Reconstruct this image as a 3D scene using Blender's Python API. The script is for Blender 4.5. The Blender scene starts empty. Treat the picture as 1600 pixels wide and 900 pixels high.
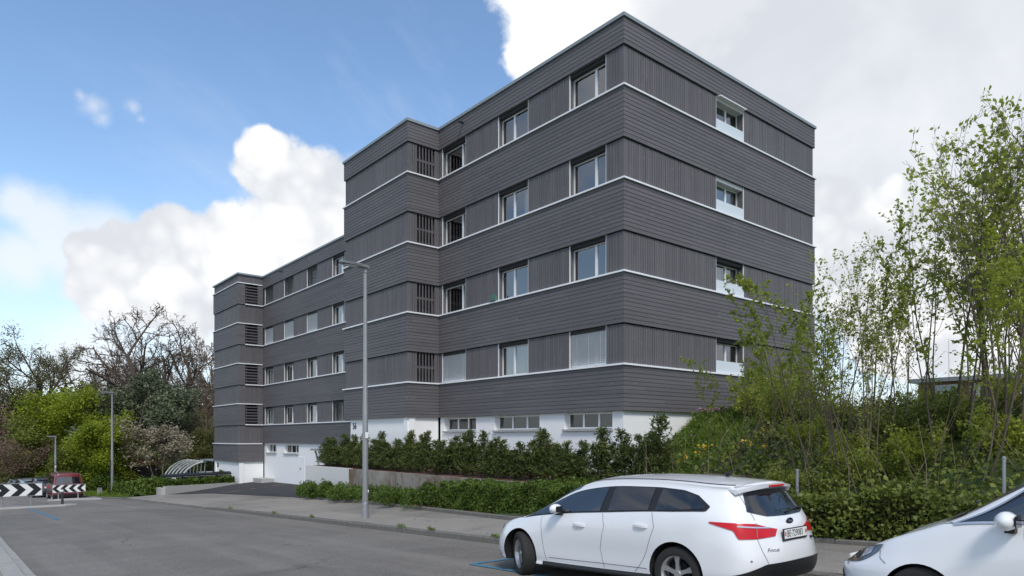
import bpy, bmesh, math, random
import numpy as np
from mathutils import Vector, Matrix
R = math.radians
SC = bpy.context.scene
COL = SC.collection

# ------------------------------------------------------------------ camera
# World axes: +X runs across the street towards the house, +Y along the street (downhill), Z up.
cam_d = bpy.data.cameras.new("camera"); cam = bpy.data.objects.new("camera", cam_d); COL.objects.link(cam)
cam.location = (0, 0, 1.62); cam.rotation_euler = (R(90), 0, R(-39.67))
cam_d.sensor_width = 36; cam_d.lens = 24.0; cam_d.shift_y = 0.14625
cam_d.clip_start = 0.1; cam_d.clip_end = 3000
SC.camera = cam

# ------------------------------------------------------------------ exposure
SC.view_settings.view_transform = 'Standard'; SC.view_settings.look = 'None'
SC.view_settings.exposure = 0.95; SC.view_settings.gamma = 1.0
SC.view_settings.use_curve_mapping = False

# ------------------------------------------------------------------ sun
SUN_EL = R(48); SUN_AZ = math.atan2(-0.50, -0.87)      # direction TO the sun in plan: (x, y) = (-0.50, -0.87)
sd = Vector((-0.50 * math.cos(SUN_EL), -0.87 * math.cos(SUN_EL), math.sin(SUN_EL))).normalized()
sun_d = bpy.data.lights.new("sun", 'SUN'); sun = bpy.data.objects.new("sun", sun_d); COL.objects.link(sun)
sun_d.energy = 1.3; sun_d.angle = R(14); sun_d.color = (1.0, 0.94, 0.86)
sun.rotation_euler = sd.to_track_quat('Z', 'Y').to_euler(); sun.location = (0, 0, 60)

# ------------------------------------------------------------------ node helpers
class NT:
    """tiny helper round a node tree"""
    def __init__(s, tree): s.t = tree; s.n = tree.nodes; s.l = tree.links
    def new(s, typ, **kw):
        n = s.n.new(typ)
        for k, v in kw.items():
            if k.startswith('i_'):
                key = k[2:]
                key = int(key) if key.isdigit() else key
                s.put(n.inputs[key], v)
            else: setattr(n, k, v)
        return n
    def put(s, sock, v):
        if isinstance(v, bpy.types.NodeSocket): s.l.new(v, sock)
        elif isinstance(v, bpy.types.Node): s.l.new(v.outputs[0], sock)
        else:
            if isinstance(v, (tuple, list)) and len(v) == 3 and sock.type == 'RGBA': v = (*v, 1)
            sock.default_value = v
    def math(s, op, a, b=None, c=None, clamp=False):
        n = s.new('ShaderNodeMath', operation=op); n.use_clamp = clamp
        s.put(n.inputs[0], a)
        if b is not None: s.put(n.inputs[1], b)
        if c is not None: s.put(n.inputs[2], c)
        return n.outputs[0]
    def vmath(s, op, a, b=None, out=0):
        n = s.new('ShaderNodeVectorMath', operation=op)
        s.put(n.inputs[0], a)
        if b is not None: s.put(n.inputs[1], b)
        return n.outputs[out]
    def mix(s, f, a, b, mode='MIX'):
        n = s.new('ShaderNodeMix', data_type='RGBA', blend_type=mode)
        s.put(n.inputs['Factor'], f); s.put(n.inputs[6], a); s.put(n.inputs[7], b)
        return n.outputs[2]
    def ramp(s, f, stops, interp='LINEAR'):
        n = s.new('ShaderNodeValToRGB'); r = n.color_ramp; r.interpolation = interp
        while len(r.elements) < len(stops): r.elements.new(0.5)
        for e, (p, c) in zip(r.elements, stops):
            e.position = p; e.color = (*c, 1) if len(c) == 3 else c
        s.put(n.inputs[0], f); return n.outputs[0]
    def smooth(s, x, lo, hi):
        n = s.new('ShaderNodeMapRange', interpolation_type='SMOOTHSTEP')
        s.put(n.inputs[0], x); s.put(n.inputs[1], lo); s.put(n.inputs[2], hi)
        n.inputs[3].default_value = 0; n.inputs[4].default_value = 1
        return n.outputs[0]
    def noise(s, vec, scale, detail=3, rough=.55, dist=0, out=0):
        n = s.new('ShaderNodeTexNoise'); s.put(n.inputs['Vector'], vec)
        n.inputs['Scale'].default_value = scale; n.inputs['Detail'].default_value = detail
        n.inputs['Roughness'].default_value = rough; n.inputs['Distortion'].default_value = dist
        return n.outputs[out]

# ------------------------------------------------------------------ sky with clouds (all in sky directions)
FWD = Vector((0.6384, 0.7697, 0)); RGT = Vector((0.7697, -0.6384, 0)); UP = Vector((0, 0, 1))
def sky_dir(u, v): return (FWD + RGT * ((u - 800) / 1067) + UP * ((684 - v) / 1067)).normalized()
world = bpy.data.worlds.new("World"); SC.world = world; world.use_nodes = True
W = NT(world.node_tree); W.n.clear()
tc = W.new('ShaderNodeTexCoord'); D = tc.outputs['Generated']
sky = W.new('ShaderNodeTexSky', sky_type='NISHITA'); sky.sun_disc = False
sky.sun_elevation = SUN_EL; sky.sun_rotation = math.atan2(sd.x, sd.y)
sky.air_density = 1.0; sky.dust_density = 0.6; sky.ozone_density = 2.0; sky.altitude = 500
STR = 0.10
skycol = W.mix(1.0, sky.outputs[0], (1.06, 1.12, 1.12), 'MULTIPLY')
n1 = W.noise(D, 3.2, 4, .58, .25)
n2 = W.noise(D, 11.0, 4, .6)
n4 = W.noise(D, 30.0, 5, .68)
def vscale(v, k):
    n = W.new('ShaderNodeVectorMath', operation='SCALE'); W.put(n.inputs[0], v); n.inputs['Scale'].default_value = k; return n.outputs[0]
NCOL = W.noise(D, 9.0, 3, .6, out=1)
def puffs(sc, seed):
    v = W.new('ShaderNodeTexVoronoi', feature='F1'); v.inputs['Scale'].default_value = sc
    W.put(v.inputs['Vector'], W.vmath('ADD', W.vmath('ADD', D, (seed, seed * .7, 0)), vscale(NCOL, 1.2 / sc)))
    return v.outputs['Distance']
puf = W.math('ADD', W.math('MULTIPLY', W.math('SUBTRACT', .45, puffs(8, 1.3)), .55), W.math('MULTIPLY', W.math('SUBTRACT', .45, puffs(19, 4.1)), .42))
puf = W.math('ADD', puf, W.math('MULTIPLY', W.math('SUBTRACT', .45, puffs(46, 2.2)), .24))
nsum0 = W.math('ADD', W.math('ADD', W.math('MULTIPLY', W.math('SUBTRACT', n1, .5), 0.9), W.math('MULTIPLY', W.math('SUBTRACT', n2, .5), .55)), W.math('MULTIPLY', W.math('SUBTRACT', n4, .5), .55))
nsum = nsum0
def blobs(lst, gain, puffy=0.0):
    best = None
    for u, v, rad in lst:
        c = sky_dir(u, v); rr = rad / 1067 / (1 + ((u - 800) / 1067) ** 2 + ((684 - v) / 1067) ** 2) ** .5
        dist = W.vmath('DISTANCE', D, tuple(c), out=1)
        val = W.math('MULTIPLY_ADD', dist, -1.0 / rr, 1.0)       # 1 at centre, 0 at the rim
        best = val if best is None else W.math('SMOOTH_MAX', best, val, .25)
    r_ = W.math('ADD', best, W.math('MULTIPLY', nsum, gain))
    return W.math('ADD', r_, W.math('MULTIPLY', puf, puffy)) if puffy else r_
cum = blobs([(420, 268, 62), (470, 300, 78), (535, 312, 84), (600, 360, 120), (440, 395, 105), (350, 392, 84), (272, 368, 62), (235, 400, 55), (480, 450, 130), (330, 445, 90), (560, 470, 120), (190, 408, 66), (140, 392, 44), (250, 440, 80), (160, 445, 60),
             (1292, 338, 74), (1345, 400, 110), (1440, 392, 100), (1530, 420, 110), (1250, 420, 110), (1420, 470, 140), (1560, 500, 140)], 0.60, .70)
cum2 = blobs([(880, -30, 125), (930, 60, 110), (1060, -60, 170), (835, 70, 62)], 0.60, .50)
cm2 = W.smooth(cum2, -.02, .22)
cm = W.smooth(cum, -0.03, 0.18)
soft = blobs([(70, 352, 75), (150, 395, 95), (30, 400, 70), (90, 385, 80), (250, 470, 110), (150, 560, 100), (330, 520, 90), (30, 320, 50)], 0.8)
sm = W.math('MULTIPLY', W.smooth(soft, 0.0, 0.7), .75)
veil = blobs([(1180, 60, 300), (1400, 60, 420), (1600, 150, 420), (1500, -150, 500), (1350, 420, 160), (1550, 380, 200)], 0.35)
vm = W.math('MULTIPLY', W.smooth(veil, 0.02, 0.5), .92)
wisp = blobs([(148, 166, 34), (208, 166, 24), (160, 186, 26), (126, 150, 18), (220, 186, 16)], 1.9)
wm = W.math('MULTIPLY', W.smooth(wisp, 0.25, 1.25), .55)
# streaks of cirrus high on the left
mp = W.new('ShaderNodeMapping'); W.put(mp.inputs[0], D); mp.inputs['Rotation'].default_value = (R(20), R(-35), R(40)); mp.inputs['Scale'].default_value = (1.2, 9, 3)
cir = W.math('MULTIPLY', W.smooth(W.noise(mp.outputs[0], 1.6, 5, .6, .3), .44, .90), .30)
# broken cloud over the rest of the sky, behind the camera (it lights the scene and shows in the panes)
fdot = W.vmath('DOT_PRODUCT', D, tuple((FWD - RGT * .05 + UP * .35).normalized()), out=1)
behind = W.smooth(fdot, 0.62, 0.25)
nb = W.noise(D, 3.1, 5, .6, .4)
bm_ = W.math('MULTIPLY', W.math('MULTIPLY', W.smooth(nb, .44, .58), behind), .88)
sx = W.new('ShaderNodeSeparateXYZ'); W.put(sx.inputs[0], D)
hor = W.smooth(sx.outputs[2], 0.34, -0.02)
# colours are radiances before the background strength
nshade = W.noise(D, 2.4, 5, .6, .3)
white = W.mix(W.smooth(W.math('ADD', W.math('ADD', nshade, W.math('MULTIPLY', puf, .55)), W.math('MULTIPLY', cum, .10)), .34, .72), (3.95, 4.1, 4.35), (5.8, 5.8, 5.8))
grey = W.mix(W.smooth(W.noise(D, 3.0, 5, .55, .5), .36, .62), (3.9, 4.05, 4.3), (5.0, 5.05, 5.1))
c = skycol
c = W.mix(W.math('MULTIPLY', hor, .85), c, (4.2, 4.7, 5.2))
c = W.mix(cir, c, (4.4, 4.75, 5.2))
c = W.mix(wm, c, (4.7, 4.85, 5.1))
c = W.mix(bm_, c, white)
c = W.mix(cm2, c, (6.0, 6.0, 6.05))
c = W.mix(vm, c, grey)
c = W.mix(sm, c, (4.9, 5.05, 5.25))
c = W.mix(cm, c, white)
# the ground half of the sky sphere: dull
c = W.mix(W.smooth(sx.outputs[2], -0.01, -0.08), c, (1.2, 1.25, 1.2))
bg = W.new('ShaderNodeBackground'); W.put(bg.inputs[0], c); bg.inputs[1].default_value = STR
wo = W.new('ShaderNodeOutputWorld'); W.l.new(bg.outputs[0], wo.inputs[0])

# ------------------------------------------------------------------ mesh helpers
class MB:
    """collects shapes and links them as ONE mesh object"""
    def __init__(s): s.v = []; s.f = []; s.m = []
    def add(s, vs, fs, m=0):
        o = len(s.v); s.v += [tuple(v) for v in vs]
        s.f += [tuple(i + o for i in f) for f in fs]; s.m += [m] * len(fs); return s
    def box(s, x0, x1, y0, y1, z0, z1, m=0):
        if x0 > x1: x0, x1 = x1, x0
        if y0 > y1: y0, y1 = y1, y0
        if z0 > z1: z0, z1 = z1, z0
        return s.add([(x0, y0, z0), (x1, y0, z0), (x1, y1, z0), (x0, y1, z0), (x0, y0, z1), (x1, y0, z1), (x1, y1, z1), (x0, y1, z1)],
              [(0, 3, 2, 1), (4, 5, 6, 7), (0, 1, 5, 4), (1, 2, 6, 5), (2, 3, 7, 6), (3, 0, 4, 7)], m)
    def tube(s, pts, rad, n=6, m=0, caps=True):
        pts = [Vector(p) for p in pts]
        if not isinstance(rad, (list, tuple)): rad = [rad] * len(pts)
        vs = []; prev = None
        for i, p in enumerate(pts):
            d = (pts[min(i + 1, len(pts) - 1)] - pts[max(i - 1, 0)])
            d = d.normalized() if d.length > 1e-9 else Vector((0, 0, 1))
            if prev is None:
                a = d.orthogonal().normalized()
            else:
                a = (prev - d * prev.dot(d)); a = a.normalized() if a.length > 1e-6 else d.orthogonal().normalized()
            prev = a; b = d.cross(a)
            for k in range(n):
                t = 2 * math.pi * k / n
                vs.append(p + (a * math.cos(t) + b * math.sin(t)) * rad[i])
        fs = []
        for i in range(len(pts) - 1):
            for k in range(n):
                fs.append((i * n + k, i * n + (k + 1) % n, (i + 1) * n + (k + 1) % n, (i + 1) * n + k))
        if caps:
            fs.append(tuple(reversed(range(n)))); fs.append(tuple((len(pts) - 1) * n + k for k in range(n)))
        return s.add(vs, fs, m)
    def prism(s, poly, z0, z1, m=0, fn=None):
        """poly in (p,q), extruded from z0 to z1; fn maps (p,q,h) to a point"""
        fn = fn or (lambda p, q, h: (p, q, h)); n = len(poly)
        vs = [fn(p, q, z0) for p, q in poly] + [fn(p, q, z1) for p, q in poly]
        fs = [tuple(reversed(range(n))), tuple(range(n, 2 * n))] + [(i, (i + 1) % n, n + (i + 1) % n, n + i) for i in range(n)]
        return s.add(vs, fs, m)
    def lathe(s, prof, n=24, m=0, axis='Z', org=(0, 0, 0)):
        vs = []; k = len(prof)
        for i in range(n):
            t = 2 * math.pi * i / n; c_, s_ = math.cos(t), math.sin(t)
            for r_, h in prof:
                p = (r_ * c_, r_ * s_, h) if axis == 'Z' else (r_ * c_, h, r_ * s_)
                vs.append((p[0] + org[0], p[1] + org[1], p[2] + org[2]))
        fs = []
        for i in range(n):
            j = (i + 1) % n
            for q in range(k - 1): fs.append((i * k + q, j * k + q, j * k + q + 1, i * k + q + 1))
        return s.add(vs, fs, m)
    def build(s, name, mat, parent=None, smooth=False, off=None, fix=True, sharp=None):
        """vertices are world coordinates; they are moved to the parent's (or own, off) origin"""
        o_ = Vector(off) if off is not None else (wloc(parent) if parent else Vector((0, 0, 0)))
        me = bpy.data.meshes.new(name)
        me.from_pydata([(v[0] - o_.x, v[1] - o_.y, v[2] - o_.z) for v in s.v], [], s.f)
        mats = mat if isinstance(mat, (list, tuple)) else [mat]
        for mm in mats: me.materials.append(mm)
        if len(mats) > 1: me.polygons.foreach_set('material_index', s.m)
        if fix:
            b = bmesh.new(); b.from_mesh(me); bmesh.ops.recalc_face_normals(b, faces=b.faces); b.to_mesh(me); b.free()
        if smooth:
            me.polygons.foreach_set('use_smooth', [True] * len(me.polygons))
            me.set_sharp_from_angle(angle=R(sharp or 35))
        ob = bpy.data.objects.new(name, me); COL.objects.link(ob)
        if parent: ob.parent = parent
        elif off is not None: ob.location = o_
        return ob
def wloc(o):
    p = Vector((0, 0, 0))
    while o is not None: p += o.location; o = o.parent
    return p
def thing(name, label, cat, loc=(0, 0, 0), rz=0, group=None):
    o = bpy.data.objects.new(name, None); COL.objects.link(o); o.empty_display_size = .3
    o.location = loc; o.rotation_euler = (0, 0, rz); o['label'] = label; o['category'] = cat
    if group: o['group'] = group
    return o
def tag(o, label, cat, group=None):
    o['label'] = label; o['category'] = cat
    if group: o['group'] = group
    return o
def struct(o): o['kind'] = 'structure'; return o
def stuff(o): o['kind'] = 'stuff'; return o
KIDS = {}
def copy_tree(src, loc, rz=0, scale=None, label=None, group=None):
    r_ = src.copy(); COL.objects.link(r_); r_.location = loc; r_.rotation_euler = (0, 0, rz)
    if scale is not None: r_.scale = (scale,) * 3 if isinstance(scale, (int, float)) else scale
    if label: r_['label'] = label
    if group: r_['group'] = group
    def rec(a, b):
        for ch in list(a.children):
            c_ = ch.copy(); COL.objects.link(c_); c_.parent = b; rec(ch, c_)
    rec(src, r_); return r_
def np_mesh(name, V, F, mat, parent=None, nv=4, smooth=False):
    """fast mesh from arrays: V (n,3), F (m,nv)"""
    V = np.asarray(V, dtype=np.float32); F = np.asarray(F, dtype=np.int32)
    me = bpy.data.meshes.new(name)
    me.vertices.add(len(V)); me.vertices.foreach_set('co', V.ravel())
    me.loops.add(F.size); me.loops.foreach_set('vertex_index', F.ravel())
    me.polygons.add(len(F)); me.polygons.foreach_set('loop_start', np.arange(0, F.size, nv, dtype=np.int32))
    me.materials.append(mat); me.update(calc_edges=True)
    if smooth: me.polygons.foreach_set('use_smooth', [True] * len(F))
    o = bpy.data.objects.new(name, me); COL.objects.link(o)
    if parent: o.parent = parent
    return o

# ------------------------------------------------------------------ materials
def mat_base(name):
    m = bpy.data.materials.new(name); m.use_nodes = True
    t = NT(m.node_tree); t.n.clear()
    out = t.new('ShaderNodeOutputMaterial'); b = t.new('ShaderNodeBsdfPrincipled'); t.l.new(b.outputs[0], out.inputs[0])
    return m, t, b, out
def simple(name, col, rough=.6, metal=0, var=.12, vscale=3.0, spec=.5, coat=0, bump=0, bscale=40):
    m, t, b, out = mat_base(name)
    tcn = t.new('ShaderNodeTexCoord').outputs['Object']
    n = t.noise(tcn, vscale, 5, .6)
    cc = t.mix(n, tuple(c_ * (1 - var) for c_ in col), tuple(min(1, c_ * (1 + var)) for c_ in col))
    t.put(b.inputs['Base Color'], cc); b.inputs['Roughness'].default_value = rough; b.inputs['Metallic'].default_value = metal
    b.inputs['Specular IOR Level'].default_value = spec
    if coat: b.inputs['Coat Weight'].default_value = coat; b.inputs['Coat Roughness'].default_value = .03
    if bump:
        bp = t.new('ShaderNodeBump'); bp.inputs['Strength'].default_value = bump; bp.inputs['Distance'].default_value = .01
        t.put(bp.inputs['Height'], t.noise(tcn, bscale, 4, .6)); t.l.new(bp.outputs[0], b.inputs['Normal'])
    return m
def wood(name, vertical):
    """dark grey glazed spruce boards: grain along the board, tone per board, small pale knots"""
    m, t, b, out = mat_base(name)
    co = t.new('ShaderNodeTexCoord').outputs['Object']
    s = t.new('ShaderNodeSeparateXYZ'); t.put(s.inputs[0], co)
    hx = t.math('ADD', s.outputs[0], s.outputs[1]); z = s.outputs[2]
    across, along = (hx, z) if vertical else (z, hx)
    bd = t.math('FLOOR', t.math('DIVIDE', across, .112 if vertical else .125))
    piece = t.math('FLOOR', t.math('DIVIDE', t.math('ADD', along, t.math('MULTIPLY', bd, 1.37)), 3.1))
    wn = t.new('ShaderNodeTexWhiteNoise', noise_dimensions='2D')
    cv = t.new('ShaderNodeCombineXYZ'); t.put(cv.inputs[0], bd); t.put(cv.inputs[1], piece); t.put(wn.inputs['Vector'], cv)
    gv = t.new('ShaderNodeCombineXYZ'); t.put(gv.inputs[0], t.math('MULTIPLY', along, 1.6)); t.put(gv.inputs[1], t.math('MULTIPLY', across, 22)); t.put(gv.inputs[2], bd)
    grain = t.noise(gv, 2.2, 5, .65, .4)
    kv = t.new('ShaderNodeCombineXYZ'); t.put(kv.inputs[0], t.math('MULTIPLY', along, 5.0)); t.put(kv.inputs[1], t.math('MULTIPLY', across, 13)); t.put(kv.inputs[2], t.math('MULTIPLY', bd, .37))
    knot = t.smooth(t.noise(kv, 1.25, 2, .5), .68, .76)
    big = t.noise(co, .35, 4, .6)
    f = t.math('ADD', t.math('MULTIPLY', wn.outputs[0], .30), t.math('MULTIPLY', grain, .50))
    f = t.math('ADD', f, t.math('MULTIPLY', t.math('SUBTRACT', big, .5), .5))
    col = t.ramp(f, [(.10, (.094, .089, .094)), (.42, (.118, .111, .117)), (.85, (.156, .147, .152))])
    col = t.mix(t.math('MULTIPLY', knot, .7), col, (.27, .255, .25))
    t.put(b.inputs['Base Color'], col); b.inputs['Roughness'].default_value = .62; b.inputs['Specular IOR Level'].default_value = .45
    # butt joints between the board lengths and faint run-off streaks
    fr_ = t.math('FRACT', t.math('DIVIDE', t.math('ADD', along, t.math('MULTIPLY', bd, 1.37)), 3.1))
    if not vertical: col = t.mix(t.math('MULTIPLY', t.math('LESS_THAN', fr_, .0035), .75), col, (.02, .02, .02))
    sv = t.new('ShaderNodeCombineXYZ'); t.put(sv.inputs[0], t.math('MULTIPLY', hx, 2.6)); t.put(sv.inputs[1], t.math('MULTIPLY', z, .22))
    col = t.mix(t.math('MULTIPLY', t.smooth(t.noise(sv, 1.0, 5, .65), .52, .78), .22), col, (.165, .158, .16))
    bp = t.new('ShaderNodeBump'); bp.inputs['Strength'].default_value = .25; bp.inputs['Distance'].default_value = .01
    t.put(bp.inputs['Height'], grain); t.l.new(bp.outputs[0], b.inputs['Normal'])
    return m
def leafmat(name, lo, mid, hi, scale=1.5, trans=.45, rough=.5):
    m = bpy.data.materials.new(name); m.use_nodes = True; t = NT(m.node_tree); t.n.clear()
    out = t.new('ShaderNodeOutputMaterial')
    co = t.new('ShaderNodeTexCoord').outputs['Object']
    inf = t.new('ShaderNodeObjectInfo')
    v = t.vmath('ADD', co, inf.outputs['Location'])
    big = t.noise(v, scale, 3, .6); fine = t.noise(v, scale * 14, 2, .6)
    f = t.math('ADD', t.math('MULTIPLY', big, .62), t.math('MULTIPLY', fine, .38))
    f = t.math('ADD', f, t.math('MULTIPLY', t.math('SUBTRACT', inf.outputs['Random'], .5), .10))
    col = t.ramp(f, [(.34, lo), (.5, mid), (.66, hi)])
    df = t.new('ShaderNodeBsdfPrincipled'); t.put(df.inputs['Base Color'], col); df.inputs['Roughness'].default_value = rough; df.inputs['Specular IOR Level'].default_value = .3
    tr = t.new('ShaderNodeBsdfTranslucent'); t.put(tr.inputs[0], t.mix(.5, col, (.16, .22, .02), 'ADD') if trans > .5 else col)
    mx = t.new('ShaderNodeMixShader'); mx.inputs[0].default_value = trans
    t.l.new(df.outputs[0], mx.inputs[1]); t.l.new(tr.outputs[0], mx.inputs[2]); t.l.new(mx.outputs[0], out.inputs[0])
    return m
def glassmat(name, ior=1.75, tint=(.75, .82, .84), body=.0, bodycol=(.02, .025, .03)):
    """window pane: mirror reflection by Fresnel over a clear or darkened body"""
    m = bpy.data.materials.new(name); m.use_nodes = True; t = NT(m.node_tree); t.n.clear()
    out = t.new('ShaderNodeOutputMaterial')
    f0 = ((ior - 1) / (ior + 1)) ** 2          # Schlick, the same from either side of the sheet
    lw = t.new('ShaderNodeLayerWeight'); lw.inputs[0].default_value = .5
    fr_ = t.math('MULTIPLY_ADD', t.math('POWER', lw.outputs['Facing'], 5.0), 1 - f0, f0)
    gl = t.new('ShaderNodeBsdfGlossy'); gl.inputs['Roughness'].default_value = .0; gl.inputs[0].default_value = (1, 1, 1, 1)
    tr = t.new('ShaderNodeBsdfTransparent'); tr.inputs[0].default_value = (*tint, 1)
    df = t.new('ShaderNodeBsdfDiffuse'); df.inputs[0].default_value = (*bodycol, 1)
    m0 = t.new('ShaderNodeMixShader'); m0.inputs[0].default_value = body; t.l.new(tr.outputs[0], m0.inputs[1]); t.l.new(df.outputs[0], m0.inputs[2])
    mx = t.new('ShaderNodeMixShader'); t.put(mx.inputs[0], fr_); t.l.new(m0.outputs[0], mx.inputs[1]); t.l.new(gl.outputs[0], mx.inputs[2])
    t.l.new(mx.outputs[0], out.inputs[0]); return m
def asphalt(name, dark, light, patches=.5, cracks=True):
    m, t, b, out = mat_base(name)
    co = t.new('ShaderNodeTexCoord').outputs['Object']
    big = t.noise(co, .16, 5, .62, .6); mid = t.noise(co, 1.1, 5, .65); fine = t.noise(co, 38, 4, .8)
    sp = t.new('ShaderNodeTexVoronoi'); t.put(sp.inputs['Vector'], co); sp.inputs['Scale'].default_value = 48
    f = t.math('ADD', t.math('MULTIPLY', big, patches), t.math('MULTIPLY', mid, .30))
    f = t.math('ADD', f, t.math('MULTIPLY', fine, .50))
    f = t.math('ADD', f, t.math('MULTIPLY', t.math('SUBTRACT', sp.outputs['Color'], .5), .34))
    col = t.ramp(f, [(.35, dark), (.95, light)])
    # long wear along the street
    st = t.new('ShaderNodeMapping'); t.put(st.inputs[0], co); st.inputs['Scale'].default_value = (1.3, .05, 1)
    col = t.mix(t.math('MULTIPLY', t.smooth(t.noise(st.outputs[0], 1.0, 4, .6), .45, .75), .25), col, tuple(c_ * 1.25 for c_ in light))
    pv = t.new('ShaderNodeTexVoronoi', feature='F1', distance='CHEBYCHEV'); t.put(pv.inputs['Vector'], t.vmath('MULTIPLY', co, (.55, .16, 0))); pv.inputs['Scale'].default_value = 1.0; pv.inputs['Randomness'].default_value = 1
    pc = t.new('ShaderNodeSeparateColor'); t.put(pc.inputs[0], pv.outputs['Color'])
    col = t.mix(t.math('MULTIPLY', t.math('GREATER_THAN', pc.outputs[0], .80), .22), col, dark)
    ol = t.smooth(t.noise(co, 1.6, 3, .5), .66, .76)
    col = t.mix(t.math('MULTIPLY', ol, .35), col, tuple(c_ * .7 for c_ in dark))
    if cracks:
        wv = t.vmath('ADD', co, t.noise(co, .9, 4, .6, out=1))
        vo = t.new('ShaderNodeTexVoronoi', feature='DISTANCE_TO_EDGE'); t.put(vo.inputs['Vector'], wv); vo.inputs['Scale'].default_value = .22
        ck = t.math('MULTIPLY', t.smooth(vo.outputs[0], .007, .001), t.smooth(t.noise(co, .3, 2), .52, .66))
        col = t.mix(t.math('MULTIPLY', ck, .55), col, tuple(c_ * .35 for c_ in dark))
    t.put(b.inputs['Base Color'], col); b.inputs['Roughness'].default_value = .85; b.inputs['Specular IOR Level'].default_value = .3
    bp = t.new('ShaderNodeBump'); bp.inputs['Strength'].default_value = .5; bp.inputs['Distance'].default_value = .006
    t.put(bp.inputs['Height'], fine); t.l.new(bp.outputs[0], b.inputs['Normal'])
    return m
def stained(name, base, stain, dark):
    """old concrete: rust and run-off stains hanging from the top edge, pale lime"""
    m, t, b, out = mat_base(name)
    co = t.new('ShaderNodeTexCoord').outputs['Object']
    mp_ = t.new('ShaderNodeMapping'); t.put(mp_.inputs[0], co); mp_.inputs['Scale'].default_value = (1.0, 1.0, .55)
    n_ = t.noise(mp_.outputs[0], 1.1, 7, .7, .8); k = t.noise(co, .5, 4, .6); fine = t.noise(co, 30, 4, .65)
    col = t.mix(t.smooth(n_, .40, .62), base, stain)
    col = t.mix(t.smooth(k, .5, .68), col, tuple(min(1, c_ * 1.15) for c_ in base))
    col = t.mix(t.math('MULTIPLY', t.smooth(t.noise(mp_.outputs[0], 3.1, 5, .7), .55, .75), .7), col, dark)
    col = t.mix(t.math('MULTIPLY', fine, .3), col, dark)
    t.put(b.inputs['Base Color'], col); b.inputs['Roughness'].default_value = .85
    bp = t.new('ShaderNodeBump'); bp.inputs['Strength'].default_value = .3; t.put(bp.inputs['Height'], fine); t.l.new(bp.outputs[0], b.inputs['Normal'])
    return m

M = {}
M['wood_h'] = wood('grey_boards_horizontal', False)
M['wood_v'] = wood('grey_boards_vertical', True)
M['render'] = simple('white_render', (.84, .84, .835), .8, var=.03, vscale=.8, bump=.15, bscale=60)
M['alu'] = simple('aluminium_sill', (.80, .81, .83), .4, .05, var=.04)
M['coping'] = simple('zinc_coping', (.30, .33, .335), .45, .4, var=.08)
M['frame'] = simple('window_frame_metal', (.74, .75, .76), .4, .1, var=.03)
M['frame_white'] = simple('window_frame_white', (.78, .78, .76), .4, var=.02)
M['reveal'] = simple('window_reveal', (.13, .118, .112), .6, var=.1)
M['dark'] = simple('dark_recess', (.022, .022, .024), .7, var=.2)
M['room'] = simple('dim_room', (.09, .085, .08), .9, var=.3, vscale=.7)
M['blind'] = simple('pale_blind_slats', (.70, .72, .74), .45, .1, var=.03)
M['blind_dark'] = simple('grey_blind_slats', (.16, .16, .17), .5, .1, var=.05)
M['curtain'] = simple('curtain_cloth', (.50, .52, .50), .9, var=.08, vscale=6)
M['pane'] = glassmat('window_pane', 2.8, (.55, .60, .62))
M['pane_small'] = glassmat('basement_pane', 1.9, (.6, .62, .62))
M['opal'] = simple('frosted_balustrade_glass', (.60, .66, .70), .25, var=.02)
M['road'] = asphalt('road_asphalt', (.090, .082, .073), (.262, .242, .214))
M['walk'] = asphalt('pavement_asphalt', (.085, .078, .068), (.305, .280, .246), .85)
M['drive'] = asphalt('driveway_asphalt', (.030, .030, .033), (.066, .064, .066), .5)
M['granite'] = simple('granite_kerb', (.150, .142, .126), .8, var=.5, vscale=9, bump=.4, bscale=60)
M['granite_pale'] = simple('pale_granite_kerb', (.34, .33, .31), .8, var=.35, vscale=9, bump=.4, bscale=60)
M['concrete'] = simple('new_concrete', (.40, .40, .385), .85, var=.12, vscale=2, bump=.2, bscale=50)
M['conc_old'] = stained('stained_concrete', (.30, .28, .25), (.16, .105, .065), (.07, .055, .045))
M['mulch'] = simple('bark_mulch', (.105, .048, .032), .95, var=.6, vscale=22, bump=.9, bscale=45)
M['soil'] = simple('soil', (.075, .062, .045), .95, var=.5, vscale=6, bump=.7, bscale=30)
M['turf'] = simple('turf', (.050, .082, .022), .9, var=.5, vscale=2.5, bump=.6, bscale=40)
M['blue'] = simple('blue_road_paint', (.065, .19, .28), .75, var=.35, vscale=14)
M['whitepaint'] = simple('white_road_paint', (.62, .61, .58), .7, var=.15, vscale=14)
M['ochre'] = simple('yellow_worn_paint', (.42, .27, .12), .8, var=.35, vscale=9)
M['steel'] = simple('galvanised_steel', (.36, .37, .385), .42, .55, var=.15, vscale=8)
M['post_dark'] = simple('dark_coated_steel', (.035, .037, .04), .5, var=.15)
M['black'] = simple('black_plastic', (.018, .018, .019), .5, var=.15)
M['lampgrey'] = simple('lamp_paint', (.27, .275, .28), .45, .3, var=.10, vscale=6)
M['white'] = simple('white_reflective_sheet', (.80, .80, .79), .4, var=.02)
M['signblack'] = simple('black_sheet', (.014, .014, .015), .4, var=.1)
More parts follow.
